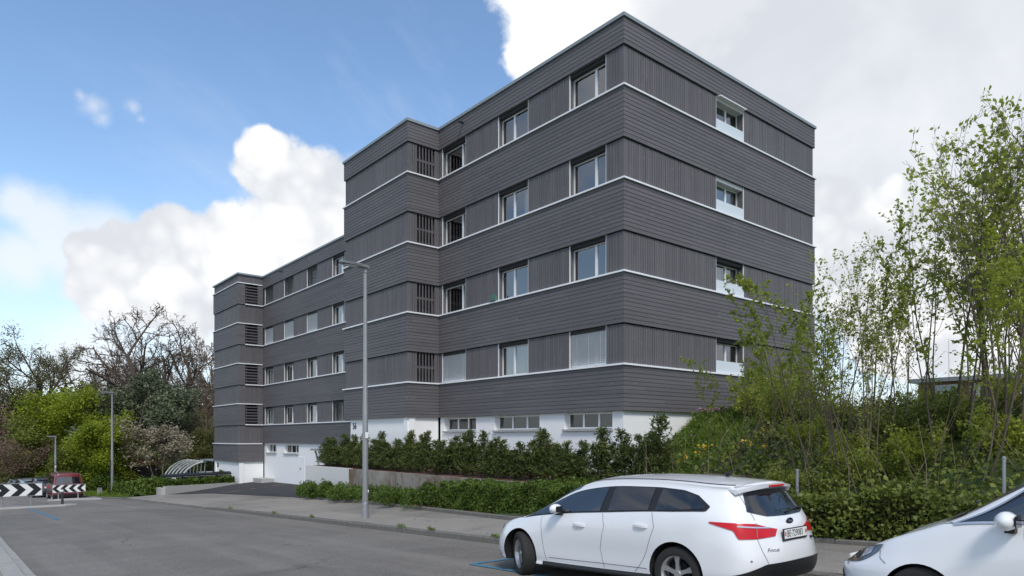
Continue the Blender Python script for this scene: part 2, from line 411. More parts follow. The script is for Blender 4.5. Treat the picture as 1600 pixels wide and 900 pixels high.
# ================================================================== THE GROUND
def z0(a):                        # street surface: falls 4.5 % away from the camera
    a = max(-45.0, a)
    return -.045 * a if a < 72 else -3.24 - .045 * 14 * (1 - math.exp(-(a - 72) / 14))
def lerp(x, xs, ys): return float(np.interp(x, xs, ys))
def r_in(a): return lerp(a, [-20, 5, 13, 22.7, 30.7, 42.6, 46], [10.9, 10.7, 10.6, 11.85, 12.5, 12.1, 10.4])
KR = 8.34
def z_walk(r_, a): return z0(a) + .12 + .03 * max(0, r_ - KR)
def shift(a): return 0 if a < 60 else -((a - 60) ** 2) / 190.0      # street bends left far away
def hill(r_, a):
    base = z_walk(r_in(a), a) + .10
    t = r_ - r_in(a)
    h1 = base + .37 * max(0, t - .35)
    h1 = min(h1, 2.18 + .008 * (r_ - 18))
    if a > 9:
        w = min(1, (a - 9) / 3.6); w = w * w * (3 - 2 * w)
        h2 = base if r_ < 12.95 else .28 + max(0, .60 * (r_ - 15.9))
        h2 = min(h2, 2.42 + .012 * max(0, r_ - 20))
        h1 = h1 * (1 - w) + h2 * w
    return h1 + .06 * math.sin(r_ * 1.7 + a * .9) * math.sin(a * 1.3 - r_ * .6) * min(1, max(0, t))
def grid(xs, ys, fz, fx=None):
    mb = MB(); n = len(xs)
    mb.v = [((fx(x, y) if fx else x), y, fz(x, y)) for y in ys for x in xs]
    mb.f = [(j * n + i, j * n + i + 1, (j + 1) * n + i + 1, (j + 1) * n + i) for j in range(len(ys) - 1) for i in range(n - 1)]
    mb.m = [0] * len(mb.f); return mb
fr = lambda a, b, s: [a + (b - a) * i / max(1, int(round((b - a) / s))) for i in range(max(1, int(round((b - a) / s))) + 1)]
def z_ground(r_, a):
    if r_ < -2.6: z = z0(a) + .13
    elif r_ < .6: z = z0(a) - .05
    elif r_ < 8.5: z = z0(a) - .06
    elif a < 47: z = z0(a) - .35
    else:
        z = z0(a) + .10 + .02 * (r_ - 8.3) if r_ > 10 else z0(a) + .05
        if a < 54 and r_ > 15: z = min(z, -1.9)
    if a > 85: z += .02 * (a - 85) * min(1, abs(r_ + 5) / 20)
    return z
gx = [-900, -400, -200, -100, -60, -30, -15, -8, -4, -2.7, -2.6, .55, .65, 1.1, 8.3, 8.5, 9.5, 10.4, 12, 14, 16, 18, 22, 28, 36, 50, 80, 130, 220, 400, 900]
gy = [-900, -300, -120, -60] + fr(-45, 90, 3) + [100, 120, 150, 200, 300, 500, 900]
struct(grid(gx, gy, z_ground).build('ground', M['turf'], fix=False, smooth=True))

# street
ra = fr(-60, 130, 1.5)
def road_right(a): return lerp(a, [46, 53], [KR, 7.35])
mb = MB(); n = 9
for a in ra:
    for i in range(n):
        r_ = 1.12 + (road_right(a) - 1.12) * i / (n - 1)
        mb.v.append((r_ + shift(a), a, z0(a) + .03 * math.sin(math.pi * i / (n - 1))))
mb.f = [(j * n + i, j * n + i + 1, (j + 1) * n + i + 1, (j + 1) * n + i) for j in range(len(ra) - 1) for i in range(n - 1)]; mb.m = [0] * len(mb.f)
struct(mb.build('road', M['road'], fix=False, smooth=True))
def zr(r_, a): return z0(a) + .03 * math.sin(math.pi * min(1, max(0, (r_ - 1.12) / (road_right(a) - 1.12))))
# near-side kerb, gutter and pavement
rng = random.Random(3)
mb = MB(); a = -20
def stone_run(mb, a0, a1, rf, width, zf, h, L=1.0, gap=.012, m=0):
    a = a0
    while a < a1:
        l = min(L * rng.uniform(.9, 1.08), a1 - a); b = a + l - gap
        j = rng.uniform(-.006, .006); dz = rng.uniform(-.006, .006)
        ra_, rb_ = rf(a) + j, rf(b) + j
        za, zb = zf(a) + dz, zf(b) + dz
        c_ = .018
        vs = []
        for (rr, aa, zz) in ((ra_, a, za), (rb_, b, zb)):
            vs += [(rr, aa, zz - .3), (rr, aa, zz + h - c_), (rr + c_, aa, zz + h), (rr + width - c_, aa, zz + h), (rr + width, aa, zz + h - c_), (rr + width, aa, zz - .3)]
        mb.add(vs, [(0, 1, 2, 3, 4, 5), (11, 10, 9, 8, 7, 6)] + [(i, i + 6, i + 7, i + 1) for i in range(5)], m)
        a += l
stone_run(mb, -20, 60, lambda a: .94, .17, z0, .035, .9)
stone_run(mb, -20, 60, lambda a: .66, .27, z0, .12, 1.1)
struct(mb.build('kerb', M['granite_pale'], fix=False))
struct(grid([-2.6, -1.5, -.4, .655], fr(-45, 62, 1.5), lambda r_, a: z0(a) + .118).build('pavement', M['walk'], fix=False))
# far-side kerb: low at the driveway
mb = MB()
kh = lambda a: .12 - .07 * min(1, max(0, (a - 28) / 3)) + .07 * min(1, max(0, (a - 46) / 2))
for s_ in range(-20, 47):
    rng.seed(s_ + 99)
    stone_run(mb, s_, s_ + 1, lambda a: KR + rng.uniform(-.002, .002), .16, lambda a: z0(a) - .002, kh(s_), 1.0)
for s_ in range(47, 62):
    stone_run(mb, s_, s_ + 1, lambda a: road_right(a), .16, z0, .10, 1.0)
struct(mb.build('kerb', M['granite'], fix=False))
# far-side pavement
mb = MB(); ys = fr(-45, 47, .75); n = 8
for a in ys:
    for i in range(n):
        r_ = KR + .155 + (r_in(a) + .03 - KR - .155) * i / (n - 1)
        mb.v.append((r_, a, z_walk(r_, a) - .006 + (kh(a) - .12) * max(0, 1 - (r_ - KR) / 1.3)))
mb.f = [(j * n + i, j * n + i + 1, (j + 1) * n + i + 1, (j + 1) * n + i) for j in range(len(ys) - 1) for i in range(n - 1)]; mb.m = [0] * len(mb.f)
struct(mb.build('pavement', M['walk'], fix=False, smooth=True))
# bed kerb along the inner edge, turning in at the driveway
mb = MB()
for s_ in range(-20, 30): stone_run(mb, s_, s_ + 1, r_in, .12, lambda a: z_walk(r_in(a), a), .10 if s_ > 6 else .07, 1.0)
pts = [(r_in(30) , 30.0), (12.46, 30.5), (12.62, 30.8), (12.95, 30.9)]
for (p, q) in zip(pts[:-1], pts[1:]):
    d = Vector((q[0] - p[0], q[1] - p[1])).normalized(); nn = Vector((d.y, -d.x)) * .12
    z_ = z_walk(p[0], p[1]) + .10
    mb.prism([p, q, (q[0] + nn.x, q[1] + nn.y), (p[0] + nn.x, p[1] + nn.y)], z_ - .3, z_)
struct(mb.build('kerb', M['granite'], fix=False))
# planting strip in front of the retaining wall, mulch behind it
mb = MB(); ys = fr(10.5, 30.75, .75); n = 6
for a in ys:
    for i in range(n):
        r_ = r_in(a) + .10 + (13.05 - r_in(a) - .10) * i / (n - 1); mb.v.append((r_, a, z_walk(r_in(a), a) + .07 + .03 * math.sin(a * 3 + i)))
mb.f = [(j * n + i, j * n + i + 1, (j + 1) * n + i + 1, (j + 1) * n + i) for j in range(len(ys) - 1) for i in range(n - 1)]; mb.m = [0] * len(mb.f)
struct(mb.build('planting_bed', M['mulch'], fix=False, smooth=True))
struct(grid(fr(13.18, 15.9, .3), fr(12.0, 30.7, .4), lambda r_, a: .30 + .03 * math.sin(a * 5 + r_ * 3) * math.sin(a * 2.1 - r_ * 4) + .05 * (r_ - 13.2)).build('planting_bed', M['mulch'], fix=False, smooth=True))
# retaining wall: stained old concrete with a new white stretch at the driveway
ret = thing('retaining_wall', 'low rust-stained concrete retaining wall under the yew hedge, with a white stretch at the driveway', 'wall', (13.1, 22, -.6))
mb = MB(); ys = fr(11.6, 26.4, .8)
for p, q in zip(ys[:-1], ys[1:]): pass
mb.box(13.0, 13.2, 11.6, 26.395, -1.9, .31)
mb.build('old_concrete', M['conc_old'], ret)
MB().box(12.985, 13.2, 26.4, 30.85, -2.2, .325).box(13.2, 16.2, 30.65, 30.85, -2.2, .325).build('white_stretch', simple('fair_concrete', (.60, .60, .58), .8, var=.06, vscale=1.2), ret)
# driveway
def z_drive(r_, a):
    rb = r_in(min(46, a)); t = min(1, max(0, (r_ - rb) / (17.3 - rb))); t = t * t * (3 - 2 * t) * .6 + t * .4
    return (z_walk(rb, a) + (kh(a) - .12) * max(0, 1 - (rb - KR) / 1.3)) * (1 - t) + (-1.40 - .012 * (a - 44)) * t
mb = MB(); ys = fr(30.7, 48.7, .6); n = 10
for a in ys:
    for i in range(n):
        r0 = r_in(a) if a < 46 else 10.4 + (a - 46) * 5.3 / 2.5
        r_ = r0 + (17.5 - r0) * i / (n - 1); mb.v.append((r_, a, z_drive(r_, a) + .004))
mb.f = [(j * n + i, j * n + i + 1, (j + 1) * n + i + 1, (j + 1) * n + i) for j in range(len(ys) - 1) for i in range(n - 1)]; mb.m = [0] * len(mb.f)
struct(mb.build('driveway', M['drive'], fix=False, smooth=True))
# worn yellow bay lines on the driveway, blue bay lines and white noses on the street
def strip(name, p, q, w, mat, fz, n=12, wear=None):
    d = Vector((q[0] - p[0], q[1] - p[1])); d.normalize(); nn = Vector((-d.y, d.x)) * w / 2; mb = MB(); rr = random.Random(int(p[0] * 100 + p[1]))
    for i in range(n):
        if wear and rr.random() < wear: continue
        e = []
        for t in (i / n, (i + 1) / n):
            x, y = p[0] + (q[0] - p[0]) * t, p[1] + (q[1] - p[1]) * t
            for s_ in (1, -1):
                X, Y = x + nn.x * s_ + rr.uniform(-.006, .006), y + nn.y * s_
                e.append((X, Y, fz(X, Y) + .009))
        mb.add([e[0], e[1], e[3], e[2]], [(0, 1, 2, 3)])
    return struct(mb.build(name, mat, fix=False))
strip('parking_line', (12.5, 42.0), (13.8, 42.4), .12, M['ochre'], z_drive, 14, .25)
strip('parking_line', (14.3, 42.6), (17.0, 43.6), .10, M['ochre'], z_drive, 22, .4)
strip('parking_line', (3.07, 28.8), (3.07, 40.2), .13, M['blue'], zr, 24)
strip('parking_line', (3.0, 28.8), (1.3, 28.8), .12, M['blue'], zr, 24, .55)
strip('parking_line', (6.35, 8.66), (6.35, 3.6), .12, M['blue'], zr, 16, .1)
strip('parking_line', (6.41, 8.66), (8.25, 8.66), .12, M['blue'], zr, 12, .1)
strip('parking_line', (6.35, -3.3), (6.35, 2.9), .12, M['blue'], zr, 16, .1)
strip('parking_line', (6.41, 3.2), (8.25, 3.2), .12, M['blue'], zr, 12, .1)
# kerb islands of the chicane
def island(pts, a_c):
    mb = MB(); zf = z0(a_c)
    n_ = len(pts)
    mb.v = [(x, y, z0(y) - .1) for x, y in pts] + [(x, y, z0(y) + .09) for x, y in pts] + [(a_c_x(x, pts), a_c_y(y, pts), z0(y) + .10) for x, y in pts]
    mb.f = [(i, (i + 1) % n_, n_ + (i + 1) % n_, n_ + i) for i in range(n_)] + [(n_ + i, n_ + (i + 1) % n_, 2 * n_ + (i + 1) % n_, 2 * n_ + i) for i in range(n_)]
    mb.m = [0] * len(mb.f)
    mb.add([mb.v[2 * n_ + i] for i in range(n_)], [tuple(range(n_))], 1)
    return struct(mb.build('traffic_island', [M['concrete'], M['walk']]))
def a_c_x(x, pts): cx = sum(p[0] for p in pts) / len(pts); return cx + (x - cx) * .94
def a_c_y(y, pts): cy = sum(p[1] for p in pts) / len(pts); return cy + (y - cy) * .90
island([(1.05, 40.9), (3.2, 40.6), (4.6, 40.3), (5.1, 40.6), (5.15, 41.2), (4.8, 41.8), (1.05, 44.0)], 41.5)
island([(7.4, 48.6), (6.6, 48.8), (5.2, 49.4), (4.75, 50.0), (4.9, 50.6), (7.4, 51.6)], 50)
MB().add([(x, y, z0(y) + .106) for x, y in ((4.45, 40.55), (4.95, 40.75), (4.98, 41.15), (4.3, 41.1))], [(0, 1, 2, 3)]).build('road_marking', M['whitepaint'])['kind'] = 'structure'
MB().add([(x, y, z0(y) + .106) for x, y in ((5.2, 49.6), (5.0, 50.0), (5.3, 50.5), (6.4, 50.2), (6.4, 49.4))], [(0, 1, 2, 3, 4)]).build('road_marking', M['whitepaint'])['kind'] = 'structure'

# embankment beside the house
M['slope'] = simple('slope_turf', (.040, .070, .018), .95, var=.55, vscale=1.6, bump=.8, bscale=30)
xs = fr(10.72, 21, .35) + fr(21.8, 32, 1.2)[0:] + [36, 42, 50, 65, 90, 130, 200]
ys = [-200, -120, -80, -60, -45] + fr(-40, -8, 2) + fr(-7.6, 13.4, .4)[0:] + [13.66]
mb = grid(xs, ys, hill, fx=lambda r_, a: r_in(a) + .11 if r_ == xs[0] else r_)
struct(mb.build('embankment', M['slope'], fix=False, smooth=True))
struct(grid([27.6, 32, 40, 55, 80, 130, 200], [13.66, 20, 30, 45, 60, 75], lambda r_, a: hill(r_, 13.6) - max(0, a - 13.6) * .04).build('embankment', M['slope'], fix=False, smooth=True))

# ================================================================== THE APARTMENT BUILDING
bld = thing('apartment_building', 'long dark grey board-clad apartment house with white sill lines and a white base', 'building', (15.73, 13.69, .3))
def nrm(p, q):
    d = Vector((q[0] - p[0], q[1] - p[1])).normalized(); return d, Vector((-d.y, d.x))
def sweep(mb, path, prof, m=0, close=True):
    """prof: (out, z) pairs swept along the plan path with mitred corners; outward is to the left of travel"""
    k = len(prof); n_ = len(path)
    mit = []
    for i in range(n_):
        if i == 0: nn = nrm(path[0], path[1])[1]; mit.append(nn)
        elif i == n_ - 1: mit.append(nrm(path[-2], path[-1])[1])
        else:
            n_a, n_b = nrm(path[i - 1], path[i])[1], nrm(path[i], path[i + 1])[1]
            mit.append((n_a + n_b) / (1 + n_a.dot(n_b)))
    vs = [(path[i][0] + mit[i].x * o, path[i][1] + mit[i].y * o, z) for i in range(n_) for o, z in prof]
    fs = [(i * k + j, (i + 1) * k + j, (i + 1) * k + j + 1, i * k + j + 1) for i in range(n_ - 1) for j in range(k - 1)]
    if close:
        fs += [tuple(range(k)), tuple((n_ - 1) * k + j for j in reversed(range(k)))]
    return mb.add(vs, fs, m)
def lap(zb, zt, o=.06):
    """open-jointed horizontal boards"""
    nb_ = max(1, round((zt - zb) / .125)); h = (zt - zb) / nb_; p = [(-.09, zb), (o, zb)]
    for i in range(nb_):
        z = zb + i * h
        p += [(o, z), (o - .004, z + h - .014), (o - .018, z + h - .012), (o - .018, z + h - .001)] if i < nb_ - 1 else [(o, z), (o - .004, zt)]
    return p + [(-.09, zt)]
def spandrel(path, zb, zt): sweep(MB_ := MB(), path, lap(zb, zt)); return MB_.build('board_band', M['wood_h'], bld, fix=False)
def sill(path, zt, o=.115, h=.052): sweep(MB_ := MB(), path, [(-.10, zt - h * .4), (.062, zt - h * .4), (.066, zt - h), (o, zt - h), (o, zt - .004), (o - .006, zt + .002), (-.10, zt + .012)]); return MB_.build('sill_strip', M['alu'], bld, fix=False)
def coping(path, zb, zt): sweep(MB_ := MB(), path, [(-.35, zb + .01), (.0605, zb + .01), (.063, zb), (.11, zb), (.11, zt - .01), (.10, zt), (-.35, zt + .02)]); return MB_.build('roof_coping', M['coping'], bld, fix=False)
def vpanel(P, Q, s0, s1, zb, zt, name='board_panel'):
    """upright boards with open joints between s0 and s1 on the face P-Q; thickness runs back to the reveal"""
    t, n_ = nrm(P, Q); nb_ = max(1, round((s1 - s0) / .112)); w = (s1 - s0) / nb_; pl = [(s0, -.20), (s0, 0)]; rr = random.Random(int(s0 * 77 + zb * 13))
    for i in range(nb_):
        s_ = s0 + i * w; j = rr.uniform(-.004, .004)
        pl += [(s_ + .001, j), (s_ + w - .015, j)]
        if i < nb_ - 1: pl += [(s_ + w - .014, -.024), (s_ + w - .001, -.024)]
    pl += [(s1, 0), (s1, -.20)]
    mb = MB(); k = len(pl); zt -= .034
    f = lambda s_, o, z: (P[0] + t.x * s_ + n_.x * o, P[1] + t.y * s_ + n_.y * o, z)
    mb.v = [f(s_, o, zb) for s_, o in pl] + [f(s_, o, zt) for s_, o in pl]
    mb.f = [(i, i + 1, k + i + 1, k + i) for i in range(k - 1)]; mb.m = [0] * len(mb.f)
    return mb.build(name, M['wood_v'], bld, fix=False)
class Face:
    def __init__(s, P, Q): s.P, s.Q = P, Q; s.t, s.n = nrm(P, Q)
    def pt(s, u, o, z): return (s.P[0] + s.t.x * u + s.n.x * o, s.P[1] + s.t.y * u + s.n.y * o, z)
    def box(s, mb, u0, u1, o0, o1, z0_, z1_, m=0):
        q = [s.pt(u, o, z) for z in (z0_, z1_) for o in (o0, o1) for u in (u0, u1)]
        return mb.add(q, [(0, 2, 3, 1), (4, 5, 7, 6), (0, 1, 5, 4), (2, 6, 7, 3), (0, 4, 6, 2), (1, 3, 7, 5)], m)
def window(F, u0, u1, zb, zt, mull=.5, state='open', dep=.19, lower=0, box=False, name='window', label=None):
    """frame with children pane, reveal, guide_rail, and blind or curtain as the photograph shows"""
    fw = .045; fr_ = MB(); zt2 = zt - .13; zg = zb + .01
    F.box(fr_, u0 + .03, u1 - .03, -dep - .05, -dep, zg, zg + fw); F.box(fr_, u0 + .03, u1 - .03, -dep - .05, -dep, zt2 - fw, zt2)
    F.box(fr_, u0 + .03, u0 + .03 + fw, -dep - .05, -dep, zg + fw, zt2 - fw); F.box(fr_, u1 - .03 - fw, u1 - .03, -dep - .05, -dep, zg + fw, zt2 - fw)
    um = u0 + (u1 - u0) * mull
    F.box(fr_, um - .045, um + .045, -dep - .05, -dep + .012, zg + fw, zt2 - fw)
    w = fr_.build(name, M['frame'], bld, off=None)
    if label: w['label'] = label
    g = MB()
    for a_, b_ in ((u0 + .03 + fw, um - .045), (um + .045, u1 - .03 - fw)):
        g.add([F.pt(a_, -dep - .02, zg + fw), F.pt(b_, -dep - .02, zg + fw), F.pt(b_, -dep - .02, zt2 - fw), F.pt(a_, -dep - .02, zt2 - fw)], [(0, 1, 2, 3)])
    sub = lambda mb, nm, mt: mb.build(nm, mt, w)
    sub(g, 'pane', M['pane'])
    rv = MB()
    F.box(rv, u0, u0 + .03, -dep - .06, -.041, zb, zt); F.box(rv, u1 - .03, u1, -dep - .06, -.041, zb, zt)
    sub(rv, 'reveal', M['reveal'])
    hd = MB(); F.box(hd, u0 + .03, u1 - .03, -dep - .06, -.05, zt2, zt2 + .128); sub(hd, 'blind_box', M['dark'] if not box else M['alu'])
    for g0 in (u0 + .004, u1 - .032):
        gr = MB(); F.box(gr, g0, g0 + .028, -.040, -.0125, zb, zt); sub(gr, 'guide_rail', M['alu'])
    if state in ('blind', 'dark_blind'):
        bl = MB(); z = zb + .03; tilt = .020
        while z < zt - .06:
            q = [F.pt(u0 + .035, -.075, z), F.pt(u1 - .035, -.075, z), F.pt(u1 - .035, -.045, z + tilt + (.028 if state == 'blind' else .006)), F.pt(u0 + .035, -.045, z + tilt + (.028 if state == 'blind' else .006))]
            q2 = [F.pt(u0 + .035, -.079, z), F.pt(u1 - .035, -.079, z), F.pt(u1 - .035, -.049, z + tilt + (.028 if state == 'blind' else .006)), F.pt(u0 + .035, -.049, z + tilt + (.028 if state == 'blind' else .006))]
            bl.add([q2[3], q2[2], q2[1], q2[0]], [(0, 1, 2, 3)]); z += .058
        for um_ in (u0 + .3, (u0 + u1) / 2, u1 - .3): F.box(bl, um_ - .006, um_ + .006, -.066, -.062, zb + .02, zt - .05)
        sub(bl, 'blind', M['blind'] if state == 'blind' else M['blind_dark'])
    if state in ('curtain', 'half'):
        cu = MB(); s_ = u0 + .06; e = u1 - .06 if state == 'curtain' else u0 + (u1 - u0) * .38
        pts_ = []; i = 0
        while s_ < e: pts_.append((s_, -dep - .14 - .025 * (i % 2))); s_ += .05; i += 1
        vs = [F.pt(a_, o, zb + .03) for a_, o in pts_] + [F.pt(a_, o, zt2) for a_, o in pts_]; k = len(pts_)
        cu.add(vs, [(i, i + 1, k + i + 1, k + i) for i in range(k - 1)]); sub(cu, 'curtain', M['curtain'])
    if lower:
        lw = MB(); F.box(lw, u0 + .02, u1 - .02, -.035, -.020, zb + .012, zb + lower); sub(lw, 'balustrade_panel', M['opal'])
    return w
def louvre(F, u0, u1, zb, zt, vertical=True):
    mb = MB()
    if vertical:
        n_ = 6; w = (u1 - u0) / n_
        for i in range(n_ + 1):
            c_ = u0 + i * w; F.box(mb, c_ - w * .17, c_ + w * .17, -.035, -.012, zb + .005, zt - .005)
        F.box(mb, u0, u1, -.075, -.055, (zb + zt) / 2 - .04, (zb + zt) / 2 + .04)
    else:
        n_ = 7; w = (zt - zb) / n_
        for i in range(n_ + 1):
            c_ = zb + i * w; F.box(mb, u0, u1, -.02, .03, c_ - w * .15, c_ + w * .15)
        F.box(mb, u1 - .16, u1 - .08, -.07, -.045, zb, zt)
    lv = mb.build('louvre', M['wood_v'] if vertical else M['wood_h'], bld)
    bk = MB(); F.box(bk, u0 - .02, u1 + .02, -.32, -.30, zb, zt); F.box(bk, u0 - .04, u0 - .02, -.30, -.02, zb, zt); F.box(bk, u1 + .02, u1 + .04, -.30, -.02, zb, zt); bk.build('shade_backing', M['dark'], lv)  # near-black backing box paints in the shade behind the slats
    return lv

S1 = [12.27, 9.47, 6.67, 3.87]; BH = 1.23
P1 = [(27.39, 29.2), (27.39, 13.69), (15.73, 13.69), (15.73, 23.70), (14.25, 23.70), (14.25, 29.25), (17.2, 29.25)]
P2 = [(17.34, 29.36), (17.34, 48.50)]
P2b = [(17.34, 48.56), (17.34, 48.50)]
T2 = [(15.60, 48.50), (15.60, 54.0), (29.0, 54.0), (29.0, 29.3)]
Fr = Face(P1[1], P1[2]); Fm = Face(P1[2], P1[3]); Fs = Face(P1[3], P1[4]); Ft = Face(P1[4], P1[5]); Fe = Face(P1[5], P1[6]); Fb = Face(P1[0], P1[1])
F2 = Face(P2[0], P2[1]); Fs2 = Face((17.34, 48.5), (15.6, 48.5)); Ft2 = Face((15.6, 48.5), (15.6, 54.0)); Fe2 = Face((15.6, 54), (29, 54)); Fb2 = Face((29, 54), (29, 29.3))
# block nearest the camera: bands, sills, parapet
spandrel(P1, S1[0] + BH, 14.29); coping(P1, 14.285, 14.40)
for k, s_ in enumerate(S1):
    spandrel(P1, (S1[k + 1] + BH) if k < 3 else 2.455, s_ - .022); sill(P1, s_)
wm_ = [(14.40, 16.04, .36), (18.07, 19.79, .56), (21.81, 23.49, .27)]
st1 = [['open', 'open', 'half'], ['open', 'half', 'open'], ['open', 'open', 'half'], ['blind', 'curtain', 'blind']]
for k, s_ in enumerate(S1):
    zb, zt = s_ + .013, s_ + BH + .002
    e = 0.0
    for (a0, a1, mu), stt in zip(wm_, st1[k]):
        vpanel(Fm.P, Fm.Q, e, a0 - 13.69, zb, zt)
        window(Fm, a0 - 13.69, a1 - 13.69, s_ + .012, zt, mu, stt, label='window behind a lowered pale slatted blind' if stt == 'blind' else None); e = a1 - 13.69
    vpanel(Fm.P, Fm.Q, e, 10.0, zb, zt)
    # gable towards the camera's right
    vpanel(Fr.P, Fr.Q, 0, 5.09, zb, zt); vpanel(Fr.P, Fr.Q, 6.85, 11.66, zb, zt)
    window(Fr, 5.09, 6.85, s_ + .012, zt, .45, 'curtain' if k in (1, 2) else 'open', dep=.27, lower=.43, box=(k < 2), label='gable window with a frosted glass balustrade')
    # stair tower
    vpanel(Fs.P, Fs.Q, 0, .19, zb, zt); vpanel(Fs.P, Fs.Q, 1.08, 1.48, zb, zt); louvre(Fs, .19, 1.08, s_ + .02, zt)
    vpanel(Ft.P, Ft.Q, 0, 5.55, zb, zt); vpanel(Fe.P, Fe.Q, 0, 2.95, zb, zt); vpanel(Fb.P, Fb.Q, 0, 15.51, zb, zt)
mb = MB()
f_ = (Fr.box(mb, 5.15, 6.79, -.16, .14, S1[0] + BH - .055, S1[0] + BH - .02)); mb.build('awning_box', M['alu'], bld)
# far block
S2 = [10.94, 8.14, 5.34, 2.55]
spandrel(P2, S2[0] + BH, 12.95); coping([(17.34, 29.36), (17.34, 48.50), (15.60, 48.50), (15.60, 54.0), (29.0, 54.0), (29.0, 29.4)], 12.95, 13.06)
for k, s_ in enumerate(S2):
    spandrel(P2, (S2[k + 1] + BH) if k < 3 else 1.26, s_ - .022); sill([(17.34, 29.36), (17.34, 48.50), (16.04, 48.50)], s_)
w2 = [(35.76, 37.34, .40), (39.40, 40.98, .35), (43.07, 44.70, .40), (46.65, 48.25, .30)]
st2 = [['half', 'dark_blind', 'dark_blind', 'dark_blind'], ['curtain', 'blind', 'blind', 'blind'], ['curtain', 'half', 'half', 'curtain'], ['dark_blind', 'curtain', 'half', 'curtain']]
O2 = 29.36
for k, s_ in enumerate(S2):
    zb, zt = s_ + .013, s_ + BH + .002; e = 0
    for (a0, a1, mu), stt in zip(w2, st2[k]):
        vpanel(F2.P, F2.Q, e, a0 - O2, zb, zt)
        window(F2, a0 - O2, a1 - O2, s_ + .012, zt, mu, stt, label={'blind': 'window behind a lowered pale slatted blind', 'dark_blind': 'window behind a lowered dark slatted blind'}.get(stt)); e = a1 - O2
    vpanel(F2.P, F2.Q, e, 48.5 - O2, zb, zt)
# far stair tower
TS = [12.40, 9.60, 6.80, 4.00, 1.22]
full = [(17.34, 48.50)] + T2
for k, s_ in enumerate(TS):
    zb = s_ - 1.49 if k < 4 else -.07
    low = s_ - 1.46
    sill([(17.23, 48.50)] + T2, s_)
    if k < 4:
        spandrel([(16.04, 48.50)] + T2, zb, s_ - .022); spandrel([(17.28, 48.50), (16.92, 48.50)], zb, s_ - .022)
        sweep(q_ := MB(), [(16.93, 48.50), (16.03, 48.50)], lap(zb, low)); q_.build('board_band', M['wood_h'], bld, fix=False)
        louvre(Fs2, .42, 1.30, low + .02, s_ - .03, False)
    else: spandrel(full, zb, s_ - .022)
    z1_ = (TS[k - 1] - 1.49) if k else 12.95
    for F in (Fs2, Ft2, Fe2, Fb2):
        L_ = math.hypot(F.Q[0] - F.P[0], F.Q[1] - F.P[1]); vpanel(F.P, F.Q, 0, L_ - .001, s_ + .013, z1_ + .002)
# roofs, cores and floors
mb = MB(); mb.box(15.8, 27.3, 13.76, 29.18, 13.95, 14.2).box(14.32, 15.79, 23.77, 29.18, 13.95, 14.2).box(17.4, 28.9, 29.2, 53.9, 12.7, 12.9).box(15.68, 17.39, 48.58, 53.9, 12.7, 12.9)
mb.build('roof', M['coping'], bld)
mb = MB()
for k, s_ in enumerate(S1):
    b_ = (S1[k + 1] + BH) if k < 3 else 2.46
    mb.box(15.80, 27.3, 13.77, 29.18, b_ + .012, s_ - .04).box(14.33, 15.79, 23.78, 29.18, b_ + .012, s_ - .04)
mb.box(15.80, 27.3, 13.77, 29.18, S1[0] + BH + .012, 13.94).box(14.33, 15.79, 23.78, 29.18, S1[0] + BH + .012, 13.94)
for k, s_ in enumerate(S2):
    b_ = (S2[k + 1] + BH) if k < 3 else 1.27
    mb.box(17.42, 28.9, 29.2, 53.9, b_ + .012, s_ - .04)
mb.box(17.42, 28.9, 29.2, 53.9, S2[0] + BH + .012, 12.69)
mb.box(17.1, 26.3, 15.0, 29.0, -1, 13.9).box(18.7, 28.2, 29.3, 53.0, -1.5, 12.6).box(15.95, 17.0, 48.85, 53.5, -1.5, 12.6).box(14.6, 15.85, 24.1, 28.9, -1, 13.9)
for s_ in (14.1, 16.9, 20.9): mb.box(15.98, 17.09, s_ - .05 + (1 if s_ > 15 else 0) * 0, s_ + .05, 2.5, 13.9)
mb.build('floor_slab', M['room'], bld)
# white rendered base with its strip windows
def base_run(F, L, zt, zb, wins, name='rendered_base', o=-.06):
    mb = MB(); e = 0.0
    for (u0, u1, zs, zh) in wins:
        F.box(mb, e, u0, -.34, o, zb, zt); F.box(mb, u0, u1, -.34, o, zb, zs)
        if zh < zt - .01: F.box(mb, u0, u1, -.34, o, zh, zt)
        e = u1
    F.box(mb, e, L, -.34, o, zb, zt); mb.build(name, M['render'], bld)
    for i, (u0, u1, zs, zh) in enumerate(wins):
        fw = .05; f = MB(); d0, d1 = -.30, -.25; zs_ = zs + .012; zh_ = min(zh, zt) - .012
        F.box(f, u0 + .01, u1 - .01, d0, d1, zs_, zs_ + fw); F.box(f, u0 + .01, u1 - .01, d0, d1, zh_ - fw, zh_)
        for c_ in (0, 1 / 3, 2 / 3, 1):
            c0 = u0 + .01 + (u1 - u0 - .02 - fw) * c_; F.box(f, c0, c0 + fw * (1 if c_ in (0, 1) else 1.5), d0, d1 + (.004 if c_ not in (0, 1) else 0), zs_ + fw, zh_ - fw)
        w = f.build('window', M['frame_white'], bld); w['label'] = 'wide low basement window with three panes'
        g = MB(); g.add([F.pt(u0 + .03, -.275, zs_ + .02), F.pt(u1 - .03, -.275, zs_ + .02), F.pt(u1 - .03, -.275, zh_ - .02), F.pt(u0 + .03, -.275, zh_ - .02)], [(0, 1, 2, 3)]); g.build('pane', M['pane_small'], w)
        s_ = MB(); F.box(s_, u0 - .04, u1 + .04, -.26, .03, zs - .062, zs - .002); s_.build('window_sill', M['concrete'], w)
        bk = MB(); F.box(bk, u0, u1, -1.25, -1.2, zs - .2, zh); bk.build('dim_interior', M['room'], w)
base_run(Face((15.73, 13.752), (15.73, 23.7)), 10.0 - .062, 2.468, -1.0, [(14.20 - 13.75, 16.31 - 13.75, 1.90, 2.44), (17.55 - 13.75, 20.05 - 13.75, 1.90, 2.44), (21.22 - 13.75, 23.39 - 13.75, 1.90, 2.44)])
